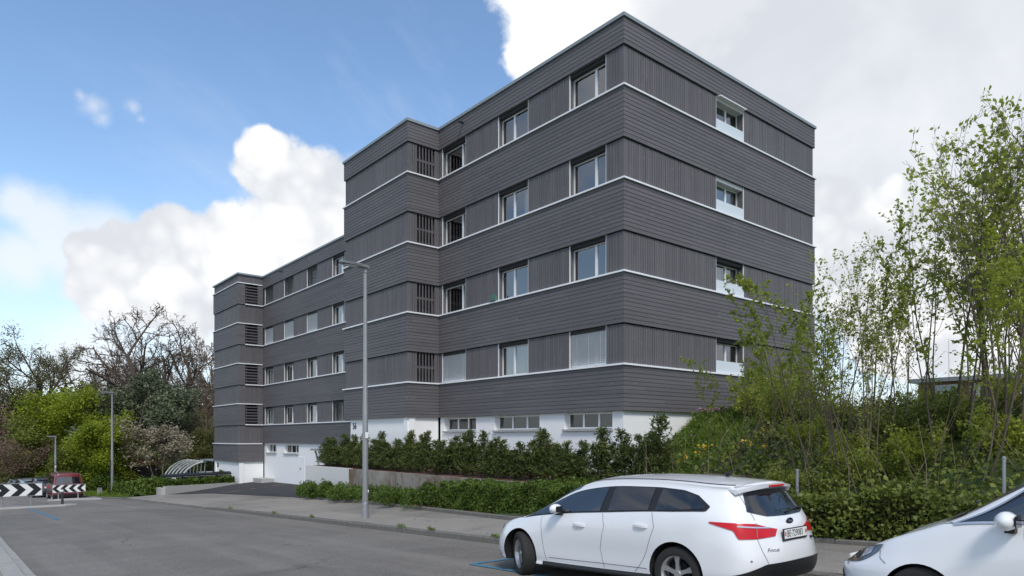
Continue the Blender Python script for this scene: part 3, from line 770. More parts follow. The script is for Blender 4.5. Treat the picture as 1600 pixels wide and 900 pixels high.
base_run(Fr, 11.66 - .061, 2.468, -1.0, [])
base_run(Fs, 1.48, 2.468, -1.0, []); base_run(Ft, 28.86 - 23.7, 2.468, -1.3, [], o=-.061); base_run(Face((14.31, 28.86), (17.3, 28.86)), 3.0, 2.468, -1.6, [], o=0); base_run(Fb, 15.5, 2.468, -1, [])
base_run(F2, 48.5 - O2, 1.27, -2.2, [(42.4 - O2, 44.8 - O2, .60, 1.16), (46.2 - O2, 48.0 - O2, .60, 1.16)])
base_run(Fs2, 1.74 - .06, -.06, -2.6, []); base_run(Ft2, 5.5, -.06, -2.8, [], o=-.061); base_run(Fe2, 13.4, -.06, -3.2, []); base_run(Fb2, 24.7, 1.27, -3.2, [], o=-.3)
d_ = MB(); F2.box(d_, 41.40 - O2, 43.70 - O2, -.061, -.045, -1.42, .42); dr = d_.build('door', M['render'], bld)
d_ = MB(); F2.box(d_, 42.0 - O2, 42.14 - O2, -.044, -.0, -.36, -.32); F2.box(d_, 42.0 - O2, 42.04 - O2, -.044, -.02, -.42, -.26); d_.build('handle', M['steel'], dr)
MB().box(16.5, 17.4, 46.6, 48.2, -1.7, -1.18).build('plinth', M['concrete'], bld)
# entrance canopies
cp = MB().box(14.15, 16.6, 29.9, 33.0, .98, 1.07).build('entrance_canopy', M['steel'], bld)
MB().tube([(14.35, 32.85, .98), (14.52, 32.6, -.2), (14.55, 32.55, -1.3)], .045, 8).tube([(16.3, 32.85, .98), (16.2, 32.6, -1.3)], .045, 8).build('post', M['steel'], cp)
cp = MB().box(15.45, 18.2, 54.1, 57.2, -.16, -.06).build('entrance_canopy', M['coping'], bld)
MB().box(15.7, 15.8, 56.9, 57.0, -2.6, -.162).box(15.7, 15.8, 54.7, 54.8, -2.6, -.162).box(17.9, 18.0, 56.9, 57.0, -2.6, -.162).build('post', M['post_dark'], cp)
# house numbers
def ribbon_text(name, body, size, mat, parent, loc, rot, sx=1, shear=0, ext=.003):
    cu = bpy.data.curves.new(name, 'FONT'); cu.body = body; cu.size = size; cu.extrude = ext; cu.align_x = 'CENTER'; cu.align_y = 'CENTER'; cu.shear = shear; cu.resolution_u = 2
    t = bpy.data.objects.new(name, cu); COL.objects.link(t); bpy.context.view_layer.update()
    me = bpy.data.meshes.new_from_object(t.evaluated_get(bpy.context.evaluated_depsgraph_get())); bpy.data.objects.remove(t)
    me.materials.clear(); me.materials.append(mat)
    o = bpy.data.objects.new(name, me); COL.objects.link(o); o.parent = parent; o.location = loc; o.rotation_euler = rot; o.scale = (sx, 1, 1); return o
ribbon_text('house_number', '56', .40, M['signblack'], bld, Vector((14.30, 28.45, 2.14)) - wloc(bld), (R(90), 0, R(-90)), .9, 0, .012)
ribbon_text('house_number', '58', .44, M['signblack'], bld, Vector((15.65, 53.3, -.42)) - wloc(bld), (R(90), 0, R(-90)), .9, 0, .012)
# rain-water spouts below the coping and a low vent on the far roof
for (p, q) in (((15.67, 21.9, 14.02), (15.42, 21.9, 14.0)), ((17.28, 44.9, 12.72), (17.05, 44.9, 12.70))):
    MB().tube([p, q], .05, 8).build('rain_spout', M['post_dark'], bld)
MB().box(17.6, 18.3, 43.0, 45.0, 12.9, 13.28).build('roof_vent', M['coping'], bld)
bag = MB().box(15.57, 15.70, 19.78, 20.08, 6.688, 6.90); bag.box(15.60, 15.67, 19.84, 20.0, 6.90, 6.95)
tag(bag.build('bag', simple('green_bag', (.07, .15, .12), .6, var=.7, vscale=22), off=(15.63, 19.93, 6.688)), 'small green printed bag standing on a window ledge of the grey apartment house', 'bag')
# ================================================================== CARS
from mathutils.bvhtree import BVHTree
M['carwhite'] = simple('white_car_paint', (.78, .79, .80), .30, var=.012, vscale=.6, coat=.9)
M['carred'] = simple('red_car_paint', (.15, .016, .020), .35, var=.1, coat=.7)
M['cardark'] = simple('charcoal_car_paint', (.028, .030, .034), .3, var=.1, coat=.9)
M['cargrey'] = simple('grey_car_paint', (.16, .17, .18), .3, var=.06, coat=.9)
M['carsilver'] = simple('silver_blue_car_paint', (.34, .37, .41), .3, .3, var=.05, coat=.9)
M['carglass'] = glassmat('car_glass', 2.3, (.5, .55, .56), .72, (.012, .016, .02))  # dark body colour stands in for the unlit cabin behind the glass
M['darkglass'] = glassmat('dark_cabin_glass', 2.0, (.2, .22, .24), .95, (.008, .009, .011))  # near-black body colour, cabin darkness painted into the glass
M['trim'] = simple('black_car_trim', (.014, .014, .015), .45, var=.2)
M['seam'] = simple('panel_seam', (.20, .20, .21), .7, var=.05)
M['tyre'] = simple('tyre_rubber', (.022, .021, .020), .85, var=.25, vscale=8, bump=.5, bscale=60)
M['rim'] = simple('alloy_rim', (.50, .50, .51), .32, .75, var=.08)
M['well'] = simple('wheel_well', (.010, .010, .010), .95, var=.2)
M['redlamp'] = simple('red_lamp_lens', (.52, .006, .012), .25, var=.35, vscale=9, spec=.3, coat=.3)
M['clearlamp'] = simple('clear_lamp_lens', (.55, .57, .60), .08, .5, var=.3, vscale=11, coat=1)
M['lampdark'] = simple('lamp_housing', (.14, .155, .18), .10, .4, var=.4, vscale=10, coat=1)
M['chrome'] = simple('chrome', (.72, .72, .72), .28, .85, var=.03)
M['plate'] = simple('number_plate_white', (.78, .78, .76), .4, var=.02)
M['amber'] = simple('amber_lens', (.55, .20, .03), .2, var=.1, coat=1)
M['badgeblue'] = simple('badge_blue', (.012, .02, .07), .2, var=.05, coat=1)

class Surf:
    """half a car body as a Catmull-Rom surface over control rows (bottom centre .. roof centre) x stations (rear centre .. front centre)"""
    def __init__(s, rows):
        s.nr = len(rows); s.ns = len(rows[0]); A = np.array(rows, dtype=float)              # nr, ns, 3
        L_ = A[:, 1].copy(); L_[:, 1] *= -1; Rr = A[:, -2].copy(); Rr[:, 1] *= -1
        A = np.concatenate([L_[:, None], A, Rr[:, None]], 1)
        B_ = A[1].copy(); B_[:, 1] *= -1; T_ = A[-2].copy(); T_[:, 1] *= -1
        s.A = np.concatenate([B_[None], A, T_[None]], 0)
    @staticmethod
    def w(t): return np.array([-.5 * t ** 3 + t ** 2 - .5 * t, 1.5 * t ** 3 - 2.5 * t ** 2 + 1, -1.5 * t ** 3 + 2 * t ** 2 + .5 * t, .5 * t ** 3 - .5 * t ** 2])
    def P(s, st, rw):
        st = min(max(st, 0), s.ns - 1); rw = min(max(rw, 0), s.nr - 1)
        i = min(int(st), s.ns - 2); j = min(int(rw), s.nr - 2)
        return Vector(np.einsum('a,b,abc->c', s.w(rw - j), s.w(st - i), s.A[j:j + 4, i:i + 4]))
    def N(s, st, rw):
        e = .04; du = s.P(st + e, rw) - s.P(st - e, rw); dv = s.P(st, rw + e) - s.P(st, rw - e)
        n_ = du.cross(dv)
        if n_.length < 1e-9: return Vector((0, 0, 1))
        n_.normalize(); p = s.P(st, rw)
        if n_.dot(p - Vector((p.x * .75, 0, .7))) < 0: n_ = -n_
        return n_
    def body(s, name, mat, sub=(5, 8)):
        kr, ks = sub; R_ = (s.nr - 1) * kr + 1; S_ = (s.ns - 1) * ks + 1
        V = []; F = []
        for i in range(R_):
            for j in range(S_):
                p = s.P(j / ks, i / kr)
                if i in (0, R_ - 1) or j in (0, S_ - 1): p.y = 0
                V.append(p)
        for i in range(R_ - 1):
            for j in range(S_ - 1): F.append((i * S_ + j, i * S_ + j + 1, (i + 1) * S_ + j + 1, (i + 1) * S_ + j))
        n_ = len(V); V += [Vector((p.x, -p.y, p.z)) for p in V]; F += [tuple(n_ + k for k in reversed(f)) for f in F]
        b = bmesh.new(); vs = [b.verts.new(v) for v in V]
        for f in F:
            try: b.faces.new([vs[k] for k in f])
            except ValueError: pass
        bmesh.ops.remove_doubles(b, verts=b.verts, dist=1e-4); bmesh.ops.dissolve_degenerate(b, edges=b.edges, dist=1e-5)
        bmesh.ops.recalc_face_normals(b, faces=b.faces)
        me = bpy.data.meshes.new(name); b.to_mesh(me); b.free()
        for m_ in (mat, M['well']): me.materials.append(m_)
        return me
    def patch(s, mb, lower, upper, nu=24, nv=8, off=.004, m=0, mirror=False, both=False):
        """a skin patch between two polylines given in (station, row), lying just proud of the body"""
        def samp(pl, t):
            seg = [math.dist(a_, b_) for a_, b_ in zip(pl[:-1], pl[1:])]; L_ = sum(seg) * t
            for (a_, b_), l in zip(zip(pl[:-1], pl[1:]), seg):
                if L_ <= l + 1e-9: f = L_ / l if l else 0; return (a_[0] + (b_[0] - a_[0]) * f, a_[1] + (b_[1] - a_[1]) * f)
                L_ -= l
            return pl[-1]
        vs = []
        for i in range(nu + 1):
            a_, b_ = samp(lower, i / nu), samp(upper, i / nu)
            for j in range(nv + 1):
                st = a_[0] + (b_[0] - a_[0]) * j / nv; rw = a_[1] + (b_[1] - a_[1]) * j / nv
                vs.append(s.P(st, rw) + s.N(st, rw) * off)
        k = nv + 1; fs = [(i * k + j, i * k + j + 1, (i + 1) * k + j + 1, (i + 1) * k + j) for i in range(nu) for j in range(nv)]
        if not mirror or both: mb.add(vs, fs, m)
        if mirror or both: mb.add([(v.x, -v.y, v.z) for v in vs], [tuple(reversed(f)) for f in fs], m)
        return mb
    def line(s, mb, pl, wdt=.007, off=.0025, side=1, n=40, m=0):
        """a thin strip along a (station,row) polyline: panel gaps, trim"""
        pts = []
        for a_, b_ in zip(pl[:-1], pl[1:]):
            for i in range(n): pts.append((a_[0] + (b_[0] - a_[0]) * i / n, a_[1] + (b_[1] - a_[1]) * i / n))
        pts.append(pl[-1]); P_ = [s.P(*p) + s.N(*p) * off for p in pts]; N_ = [s.N(*p) for p in pts]; vs = []
        for i in range(len(P_)):
            d = (P_[min(i + 1, len(P_) - 1)] - P_[max(0, i - 1)]); d = d.normalized() if d.length > 1e-9 else Vector((1, 0, 0)); c_ = d.cross(N_[i]) * wdt / 2
            for q in (P_[i] - c_, P_[i] + c_): vs.append((q.x, q.y * side, q.z))
        return mb.add(vs, [(2 * i, 2 * i + 1, 2 * i + 3, 2 * i + 2) for i in range(len(P_) - 1)], m)

def cut_arches(me, cuts, name, parent):
    """wheel arches cut by cylinders: cuts = (x, z, radius, y0, y1)"""
    ob = bpy.data.objects.new(name, me); COL.objects.link(ob)
    mb = MB()
    for x, z, r_, y0, y1 in cuts:
        mb.add([(x + r_ * math.cos(2 * math.pi * k / 40), y, z + r_ * math.sin(2 * math.pi * k / 40)) for y in (y0, y1) for k in range(40)],
               [tuple(reversed(range(40))), tuple(range(40, 80))] + [(k, (k + 1) % 40, 40 + (k + 1) % 40, 40 + k) for k in range(40)])
    cm_ = bpy.data.meshes.new('cut'); cm_.from_pydata(mb.v, [], mb.f); cm_.materials.append(M['well'])
    b = bmesh.new(); b.from_mesh(cm_); bmesh.ops.recalc_face_normals(b, faces=b.faces); b.to_mesh(cm_); b.free()
    co = bpy.data.objects.new('cut', cm_); COL.objects.link(co)
    md = ob.modifiers.new('b', 'BOOLEAN'); md.operation = 'DIFFERENCE'; md.object = co; md.solver = 'EXACT'; md.material_mode = 'TRANSFER'
    bpy.context.view_layer.update()
    dg = bpy.context.evaluated_depsgraph_get(); nm = bpy.data.meshes.new_from_object(ob.evaluated_get(dg)); nm.name = name
    ob.modifiers.clear(); ob.data = nm; bpy.data.objects.remove(co)
    nm.polygons.foreach_set('use_smooth', [True] * len(nm.polygons)); nm.set_sharp_from_angle(angle=R(40))
    ob.parent = parent; return ob
def wheel(parent, x, y, r_, side, steer=0, wd=.205, spokes=5, rimr=None):
    w = bpy.data.objects.new('wheel', None); COL.objects.link(w); w.parent = parent; w.location = (x, y - side * wd / 2, r_); w.rotation_euler = (0, 0, (0 if side > 0 else math.pi) + steer)
    rr = rimr or r_ * .66; h = wd / 2
    t = MB().lathe([(rr, -h * .8), (rr + .012, -h * .95), (r_ * .86, -h), (r_ * .965, -h * .86), (r_ * .998, -h * .55), (r_, -h * .2), (r_ * .99, -h * .17), (r_ * .99, -h * .10), (r_, -h * .07), (r_, h * .07), (r_ * .99, h * .10), (r_ * .99, h * .17), (r_, h * .2), (r_ * .998, h * .55), (r_ * .965, h * .86), (r_ * .86, h), (rr + .012, h * .95), (rr, h * .8)], 48, axis='Y')
    t.build('tyre', M['tyre'], smooth=True).parent = w
    g = MB().lathe([(rr * .90, -h * .7), (rr * .90, h * .55), (rr * .95, h * .72), (rr * 1.005, h * .86), (rr * 1.005, h * .6)], 40, axis='Y')
    g.lathe([(0, h * .70), (rr * .16, h * .70), (rr * .22, h * .60), (rr * .22, h * .30), (0, h * .3)], 24, axis='Y')
    for k in range(spokes):
        a_ = 2 * math.pi * k / spokes + .3; ca, sa = math.cos(a_), math.sin(a_)
        f = lambda p, q, hh: (p * ca - q * sa, hh, p * sa + q * ca)
        g.prism([(rr * .14, -rr * .13), (rr * .55, -rr * .10), (rr * .93, -rr * .17), (rr * .93, rr * .17), (rr * .55, rr * .10), (rr * .14, rr * .13)], h * .34, h * .62, 0, f)
    g.lathe([(0, h * .12), (rr * .62, h * .12), (rr * .62, h * .0)], 24, m=1, axis='Y')
    g.lathe([(rr * .9, -h * .3), (0, -h * .3)], 24, m=1, axis='Y')
    g.build('rim', [M['rim'], M['well']], smooth=True).parent = w
    return w
def child(mb, name, mat, parent, smooth=True, sharp=40, fix=False):
    o = mb.build(name, mat, None, smooth, fix=fix, sharp=sharp); o.parent = parent; return o
def mirror_cap(parent, x, y, z, mat, side, s=1.0):
    """door mirror: rounded shell with dark glass and foot"""
    mb = MB(); n_, m_ = 10, 14; vs = []
    for i in range(n_ + 1):
        u = i / n_; ww = math.sin(math.pi * min(1, .12 + u * .80)) ** .55
        for k in range(m_):
            a_ = 2 * math.pi * k / m_; vs.append((x + .085 * s * (u - .3) * 1.5, y + side * (.10 * s + .105 * s * ww * math.cos(a_)), z + .068 * s * ww * math.sin(a_) + .012 * s))
    mb.add(vs, [(i * m_ + k, i * m_ + (k + 1) % m_, (i + 1) * m_ + (k + 1) % m_, (i + 1) * m_ + k) for i in range(n_) for k in range(m_)] + [tuple(range(m_)), tuple(n_ * m_ + k for k in reversed(range(m_)))])
    o = child(mb, 'wing_mirror', mat, parent, fix=True)
    f = MB().box(x - .02, x + .05, min(y, y + side * .08), max(y, y + side * .08), z - .075 * s, z - .045 * s); child(f, 'mirror_foot', M['trim'], o, False)
    b = MB().box(x - .055 * s, x - .047 * s, min(y + side * .045, y + side * .165 * s), max(y + side * .045, y + side * .165 * s), z - .03 * s, z + .05 * s); child(b, 'mirror_glass', M['darkglass'], o, False)
    return o

# ---- white estate car -------------------------------------------------------
def estate_rows():
    X = [-2.2, -2.14, -1.98, -1.66, -1.28, -.88, -.28, .36, .92, 1.30, 1.66, 1.94, 2.12, 2.18]
    r0 = [(x, 0, .20) for x in X]
    def row(p): return p
    r1 = row([(-2.20, 0, .24), (-2.17, .42, .24), (-2.0, .72, .23), (-1.66, .80, .21), (-1.28, .81, .20), (-.88, .81, .20), (-.28, .81, .20), (.36, .81, .19), (.92, .80, .19), (1.30, .79, .19), (1.66, .76, .20), (1.87, .64, .21), (2.02, .36, .22), (2.06, 0, .22)])
    r2 = row([(-2.30, 0, .34), (-2.26, .46, .34), (-2.08, .80, .33), (-1.70, .885, .31), (-1.28, .895, .29), (-.88, .885, .28), (-.28, .88, .275), (.36, .88, .27), (.92, .88, .27), (1.30, .88, .27), (1.68, .85, .28), (1.93, .72, .30), (2.10, .40, .32), (2.15, 0, .32)])
    r3 = row([(-2.32, 0, .53), (-2.28, .46, .53), (-2.11, .80, .52), (-1.72, .90, .50), (-1.29, .915, .49), (-.88, .90, .48), (-.28, .895, .47), (.36, .895, .46), (.92, .90, .46), (1.30, .905, .46), (1.68, .87, .46), (1.93, .74, .46), (2.11, .42, .46), (2.17, 0, .46)])
    r4 = row([(-2.27, 0, .76), (-2.23, .46, .76), (-2.06, .79, .76), (-1.71, .89, .76), (-1.29, .912, .75), (-.88, .912, .74), (-.28, .91, .72), (.36, .905, .70), (.92, .895, .67), (1.30, .88, .66), (1.67, .84, .63), (1.91, .70, .59), (2.08, .40, .55), (2.14, 0, .54)])
    r5 = row([(-2.20, 0, .955), (-2.17, .42, .96), (-2.02, .715, .98), (-1.71, .845, 1.005), (-1.29, .868, 1.00), (-.88, .868, .985), (-.28, .868, .95), (.36, .866, .915), (.93, .85, .872), (1.30, .815, .825), (1.64, .76, .765), (1.90, .62, .69), (2.07, .36, .63), (2.12, 0, .61)])
    r6 = row([(-2.00, 0, 1.265), (-1.98, .36, 1.26), (-1.86, .60, 1.245), (-1.62, .672, 1.262), (-1.29, .695, 1.29), (-.88, .705, 1.308), (-.28, .71, 1.305), (.30, .705, 1.225), (.80, .735, 1.035), (1.22, .72, .875), (1.56, .66, .80), (1.82, .53, .73), (1.97, .30, .67), (2.02, 0, .655)])
    r7 = row([(-2.04, 0, 1.325), (-2.0, .34, 1.32), (-1.88, .545, 1.315), (-1.62, .60, 1.335), (-1.29, .615, 1.365), (-.88, .62, 1.385), (-.28, .62, 1.385), (.20, .61, 1.325), (.74, .60, 1.085), (1.20, .56, .90), (1.52, .50, .825), (1.76, .40, .755), (1.90, .22, .70), (1.95, 0, .685)])
    r8 = row([(-2.02, 0, 1.345), (-1.95, 0, 1.352), (-1.84, 0, 1.365), (-1.62, 0, 1.385), (-1.29, 0, 1.41), (-.88, 0, 1.43), (-.28, 0, 1.432), (.26, 0, 1.375), (.84, 0, 1.12), (1.30, 0, .915), (1.58, 0, .85), (1.78, 0, .79), (1.88, 0, .735), (1.93, 0, .70)])
    return [r0, r1, r2, r3, r4, r5, r6, r7, r8]
def estate(paint, label, group=None, plate='BE·729083', steer=0.0, loc=(0, 0, 0), rz=0, detail=True):
    S = Surf(estate_rows()); car = thing('parked_car', label, 'car', loc, rz, group)
    wr = .316
    me = S.body('body', paint)
    hubs = [(1.325, .895, 1), (1.325, -.895, -1), (-1.325, .895, 1), (-1.325, -.895, -1)]
    body = cut_arches(me, [(x, wr + .01, .36, sd_ * .58, sd_ * 1.2) for x, y, sd_ in hubs], 'body', car)
    for x, y, sd_ in hubs: wheel(car, x, y - sd_ * .005, wr, sd_, steer if x > 0 else 0)
    for side in (1, -1):
        mir = side < 0; mb = lambda: MB()
        # dark window band, then each pane proud of it
        lo = [(2.86, 5.30), (3.0, 5.12), (4, 5.08), (5, 5.08), (6, 5.08), (7, 5.08), (8.0, 5.06), (8.9, 5.03)]
        up = [(2.86, 5.34), (3.25, 5.72), (3.8, 5.90), (4.6, 5.95), (6, 5.96), (7, 5.95), (8.0, 5.84), (8.9, 5.05)]
        child(S.patch(mb(), lo, up, 60, 8, .004, mirror=mir), 'window_surround', M['trim'], car)
        sp = [('rear', [(3.02, 5.30), (3.12, 5.20), (4, 5.14), (4.62, 5.13)], [(3.02, 5.33), (3.36, 5.68), (3.9, 5.84), (4.55, 5.89)], 'darkglass'),
              ('mid', [(4.86, 5.13), (5.3, 5.13), (5.92, 5.13)], [(4.80, 5.90), (5.3, 5.91), (5.85, 5.91)], 'darkglass'),
              ('front', [(6.12, 5.13), (7, 5.13), (7.62, 5.12)], [(6.02, 5.91), (6.9, 5.90), (7.74, 5.84)], 'carglass')]
        sp[2] = ('front', [(6.14, 5.13), (7.0, 5.13), (7.75, 5.12), (8.28, 5.12)], [(6.02, 5.91), (6.9, 5.90), (7.7, 5.82), (8.3, 5.40)], 'carglass')
        for nm, l_, u_, gm in sp: child(S.patch(mb(), l_, u_, 24, 6, .009, mirror=mir), 'side_window', M[gm], car)
        # panel gaps
        g = MB()
        for pl in ([(6.05, 5.05), (5.98, 4.4), (6.1, 3.2), (6.02, 2.05)], [(4.72, 5.05), (4.6, 4.4), (4.95, 3.0), (5.25, 2.05)], [(7.85, 5.0), (7.86, 4.2), (7.78, 2.9), (7.7, 2.05)], [(1.2, 7.5), (1.75, 6.6), (1.55, 5.5), (1.42, 4.9)], [(1.42, 4.05), (1.35, 3.4), (1.2, 2.75)], [(9.9, 5.0), (10.4, 4.2)], [(8.95, 5.05), (9.4, 5.45), (10.5, 5.5), (11.4, 5.6)]): S.line(g, pl, .007, .002, side, 16)
        child(g, 'seam', M['seam'], body, False)
        child(S.line(S.line(MB(), [(1.9, 7.05), (4, 7.02), (6.4, 7.02), (7.0, 7.0)], .03, .003, side, 20), [(7.6, 2.32), (6, 2.36), (4.9, 2.35)], .006, .002, side), 'roof_moulding', M['trim'], car, False)
        # handles
        for (st, rw) in ((6.62, 4.42), (5.02, 4.42)):
            p = S.P(st, rw); h = MB(); q = 10
            pr = [(-.10, .0), (-.085, .024), (-.03, .034), (.05, .034), (.095, .022), (.105, .0)]
            h.prism([(x_, o_) for x_, o_ in pr], -.014, .014, 0, lambda a_, b_, c_: (p.x + a_, side * (p.y + b_), p.z + c_ + a_ * .04))
            child(h, 'door_handle', paint, car, True, 50, True)
            S.patch(c0 := MB(), [(st - .10, rw - .10), (st + .06, rw - .10)], [(st - .10, rw + .11), (st + .06, rw + .11)], 8, 4, .0015, mirror=mir)
        mirror_cap(car, .47, side * .86, .985, paint, side)
        # lamps
        t = MB(); S.patch(t, [(.78, 4.02), (1.42, 3.95), (2.0, 3.96), (2.15, 4.36), (2.86, 4.64)], [(.66, 4.40), (1.42, 4.72), (2.0, 4.73), (2.9, 4.71)], 30, 6, .010, mirror=mir)
        tl = child(t, 'tail_lamp', M['redlamp'], car)
        child(S.patch(MB(), [(.95, 4.47), (2.05, 4.53)], [(.95, 4.545), (2.05, 4.60)], 20, 2, .016, mirror=mir), 'reversing_strip', M['clearlamp'], tl)
        child(S.line(MB(), [(1.42, 4.0), (1.42, 4.75)], .008, .014, side), 'lamp_joint', M['seam'], tl, False)
        hl = child(S.patch(MB(), [(10.45, 4.88), (11.2, 4.30), (11.9, 4.15)], [(10.4, 4.98), (11.2, 4.98), (11.9, 4.72)], 20, 6, .008, mirror=mir), 'headlight', M['lampdark'], car)
        child(S.patch(MB(), [(11.0, 4.45), (11.5, 4.35)], [(11.0, 4.85), (11.5, 4.75)], 8, 4, .014, mirror=mir), 'headlight_lens', M['clearlamp'], hl)
    # rear and front glass, tailgate fittings
    child(S.patch(MB(), [(0, 5.04), (.9, 5.06), (1.62, 5.22)], [(0, 5.97), (.8, 5.95), (1.42, 5.86)], 20, 8, .006, both=True), 'rear_window', M['darkglass'], car)
    child(S.patch(MB(), [(9.05, 6.1), (9.15, 7), (9.2, 8)], [(6.98, 6.15), (6.85, 7), (6.80, 8)], 20, 14, .006, both=True), 'windscreen', M['carglass'], car)
    child(S.patch(MB(), [(0, 1.6), (1.2, 1.6), (2.2, 1.6), (2.75, 1.75)], [(0, 2.82), (1.3, 2.78), (1.9, 2.45), (2.75, 2.05)], 40, 6, .012, both=True), 'rear_bumper', M['trim'], car)
    for m_ in (False, True): child(S.patch(MB(), [(4.75, 1.3), (6, 1.3), (7.85, 1.3)], [(4.75, 2.0), (6, 1.95), (7.85, 1.95)], 20, 3, .008, mirror=m_), 'sill_trim', M['trim'], car)
    child(S.patch(MB(), [(12.0, 1.2), (12.5, 1.2), (13, 1.2)], [(11.9, 2.9), (12.5, 3.4), (13, 3.5)], 12, 5, .006, both=True), 'grille', M['trim'], car)
    child(S.patch(MB(), [(10.8, 1.2), (11.6, 1.2)], [(10.8, 1.75), (11.6, 1.8)], 10, 3, .010, both=True), 'front_lip', M['trim'], car)
    sp = MB(); prof = []
    for i in range(25):
        y = -.60 + 1.2 * i / 24; e = 1 - (abs(y) / .60) ** 3
        prof += [(-1.80, y, 1.352 - .06 * (abs(y) / .6) ** 2 + .006), (-2.10 + .14 * (1 - e), y, 1.318 - .055 * (abs(y) / .6) ** 2), (-2.09 + .14 * (1 - e), y, 1.285 - .055 * (abs(y) / .6) ** 2), (-1.94, y, 1.25 - .04 * (abs(y) / .6) ** 2)]
    sp.add(prof, [(i * 4 + j, (i + 1) * 4 + j, (i + 1) * 4 + j + 1, i * 4 + j + 1) for i in range(24) for j in range(3)] + [(0, 1, 2, 3), (99, 98, 97, 96)])
    spo = child(sp, 'roof_spoiler', paint, car, fix=True)
    child(MB().box(-2.108, -2.07, -.16, .16, 1.288, 1.308), 'brake_light', M['redlamp'], spo, False)
    ant = MB().tube([(-1.50, 0, 1.40), (-1.47, 0, 1.43), (-1.56, 0, 1.455)], [.03, .022, .012], 8).tube([(-1.52, 0, 1.44), (-1.78, 0, 1.60)], .006, 6); child(ant, 'antenna', M['black'], car)
    # plate
    xr = S.P(.0, 4.0).x - .016
    pl = MB().box(xr - .012, xr, -.27, .27, .705, .835); po = child(pl, 'number_plate', M['trim'], car, False)
    child(MB().box(xr - .016, xr - .0125, -.255, .255, .725, .825), 'plate_face', M['plate'], po, False)
    if detail:
        rot = (R(90), 0, R(-90))
        ribbon_text('plate_lettering', plate, .105, M['signblack'], po, (xr - .0165, .02, .775), rot, .80, 0, .001)
        child(MB().box(xr - .0175, xr - .0165, -.245, -.215, .755, .80, 0), 'canton_arms', M['amber'], po, False)
        child(MB().box(xr - .0175, xr - .0165, .222, .245, .755, .80), 'swiss_arms', M['redlamp'], po, False)
        b = MB(); k = 20; xb = S.P(0, 4.72).x
        b.add([(xb - .012, .075 * math.cos(2 * math.pi * i / k), .905 + .030 * math.sin(2 * math.pi * i / k)) for i in range(k)], [tuple(range(k))])
        b.add([(xb - .006, .083 * math.cos(2 * math.pi * i / k), .905 + .036 * math.sin(2 * math.pi * i / k)) for i in range(k)], [tuple(range(k))], 1)
        bo = child(b, 'badge', [M['badgeblue'], M['chrome']], car, False)
        ribbon_text('badge_lettering', 'Ford', .045, M['chrome'], bo, (xb - .014, 0, .905), rot, 1.1, .35, .001)
        p = S.P(.98, 3.42)
        yaw = math.atan2(S.N(.98, 3.42).y, S.N(.98, 3.42).x)
        ribbon_text('model_lettering', 'Focus', .062, M['chrome'], car, p + S.N(.98, 3.42) * .006, (R(90), 0, yaw + R(90)), 1.25, .2, .002)
        p = S.P(.9, 3.7); child(MB().box(p.x - .02, p.x, -p.y - .04, -p.y + .02, p.z - .01, p.z + .012), 'small_badge', M['trim'], car, False)
        wp = MB().tube([(-2.19, -.02, 1.0), (-2.17, -.30, 1.035), (-2.15, -.48, 1.03)], .012, 6); child(wp, 'rear_wiper', M['black'], car)
        pk = MB(); p = S.P(1.75, 3.0); pk.tube([p - Vector((0, .0, 0)), p + S.N(1.75, 3.0) * .004], .012, 10); child(pk, 'parking_sensor', M['seam'], car)
    return car
ax = 6.005
estate(M['carwhite'], 'white estate car with red tail lamps parked in front of the clipped hedge', loc=(7.075, ax, z0(ax) + .008), rz=R(90.8), steer=R(-27))
bpy.context.view_layer.update()
cr = [o for o in COL.objects if o.get('category') == 'car'][-1]; cr.rotation_euler = (0, R(2.45), R(90.8)); cr.scale = (1, .95, .975)

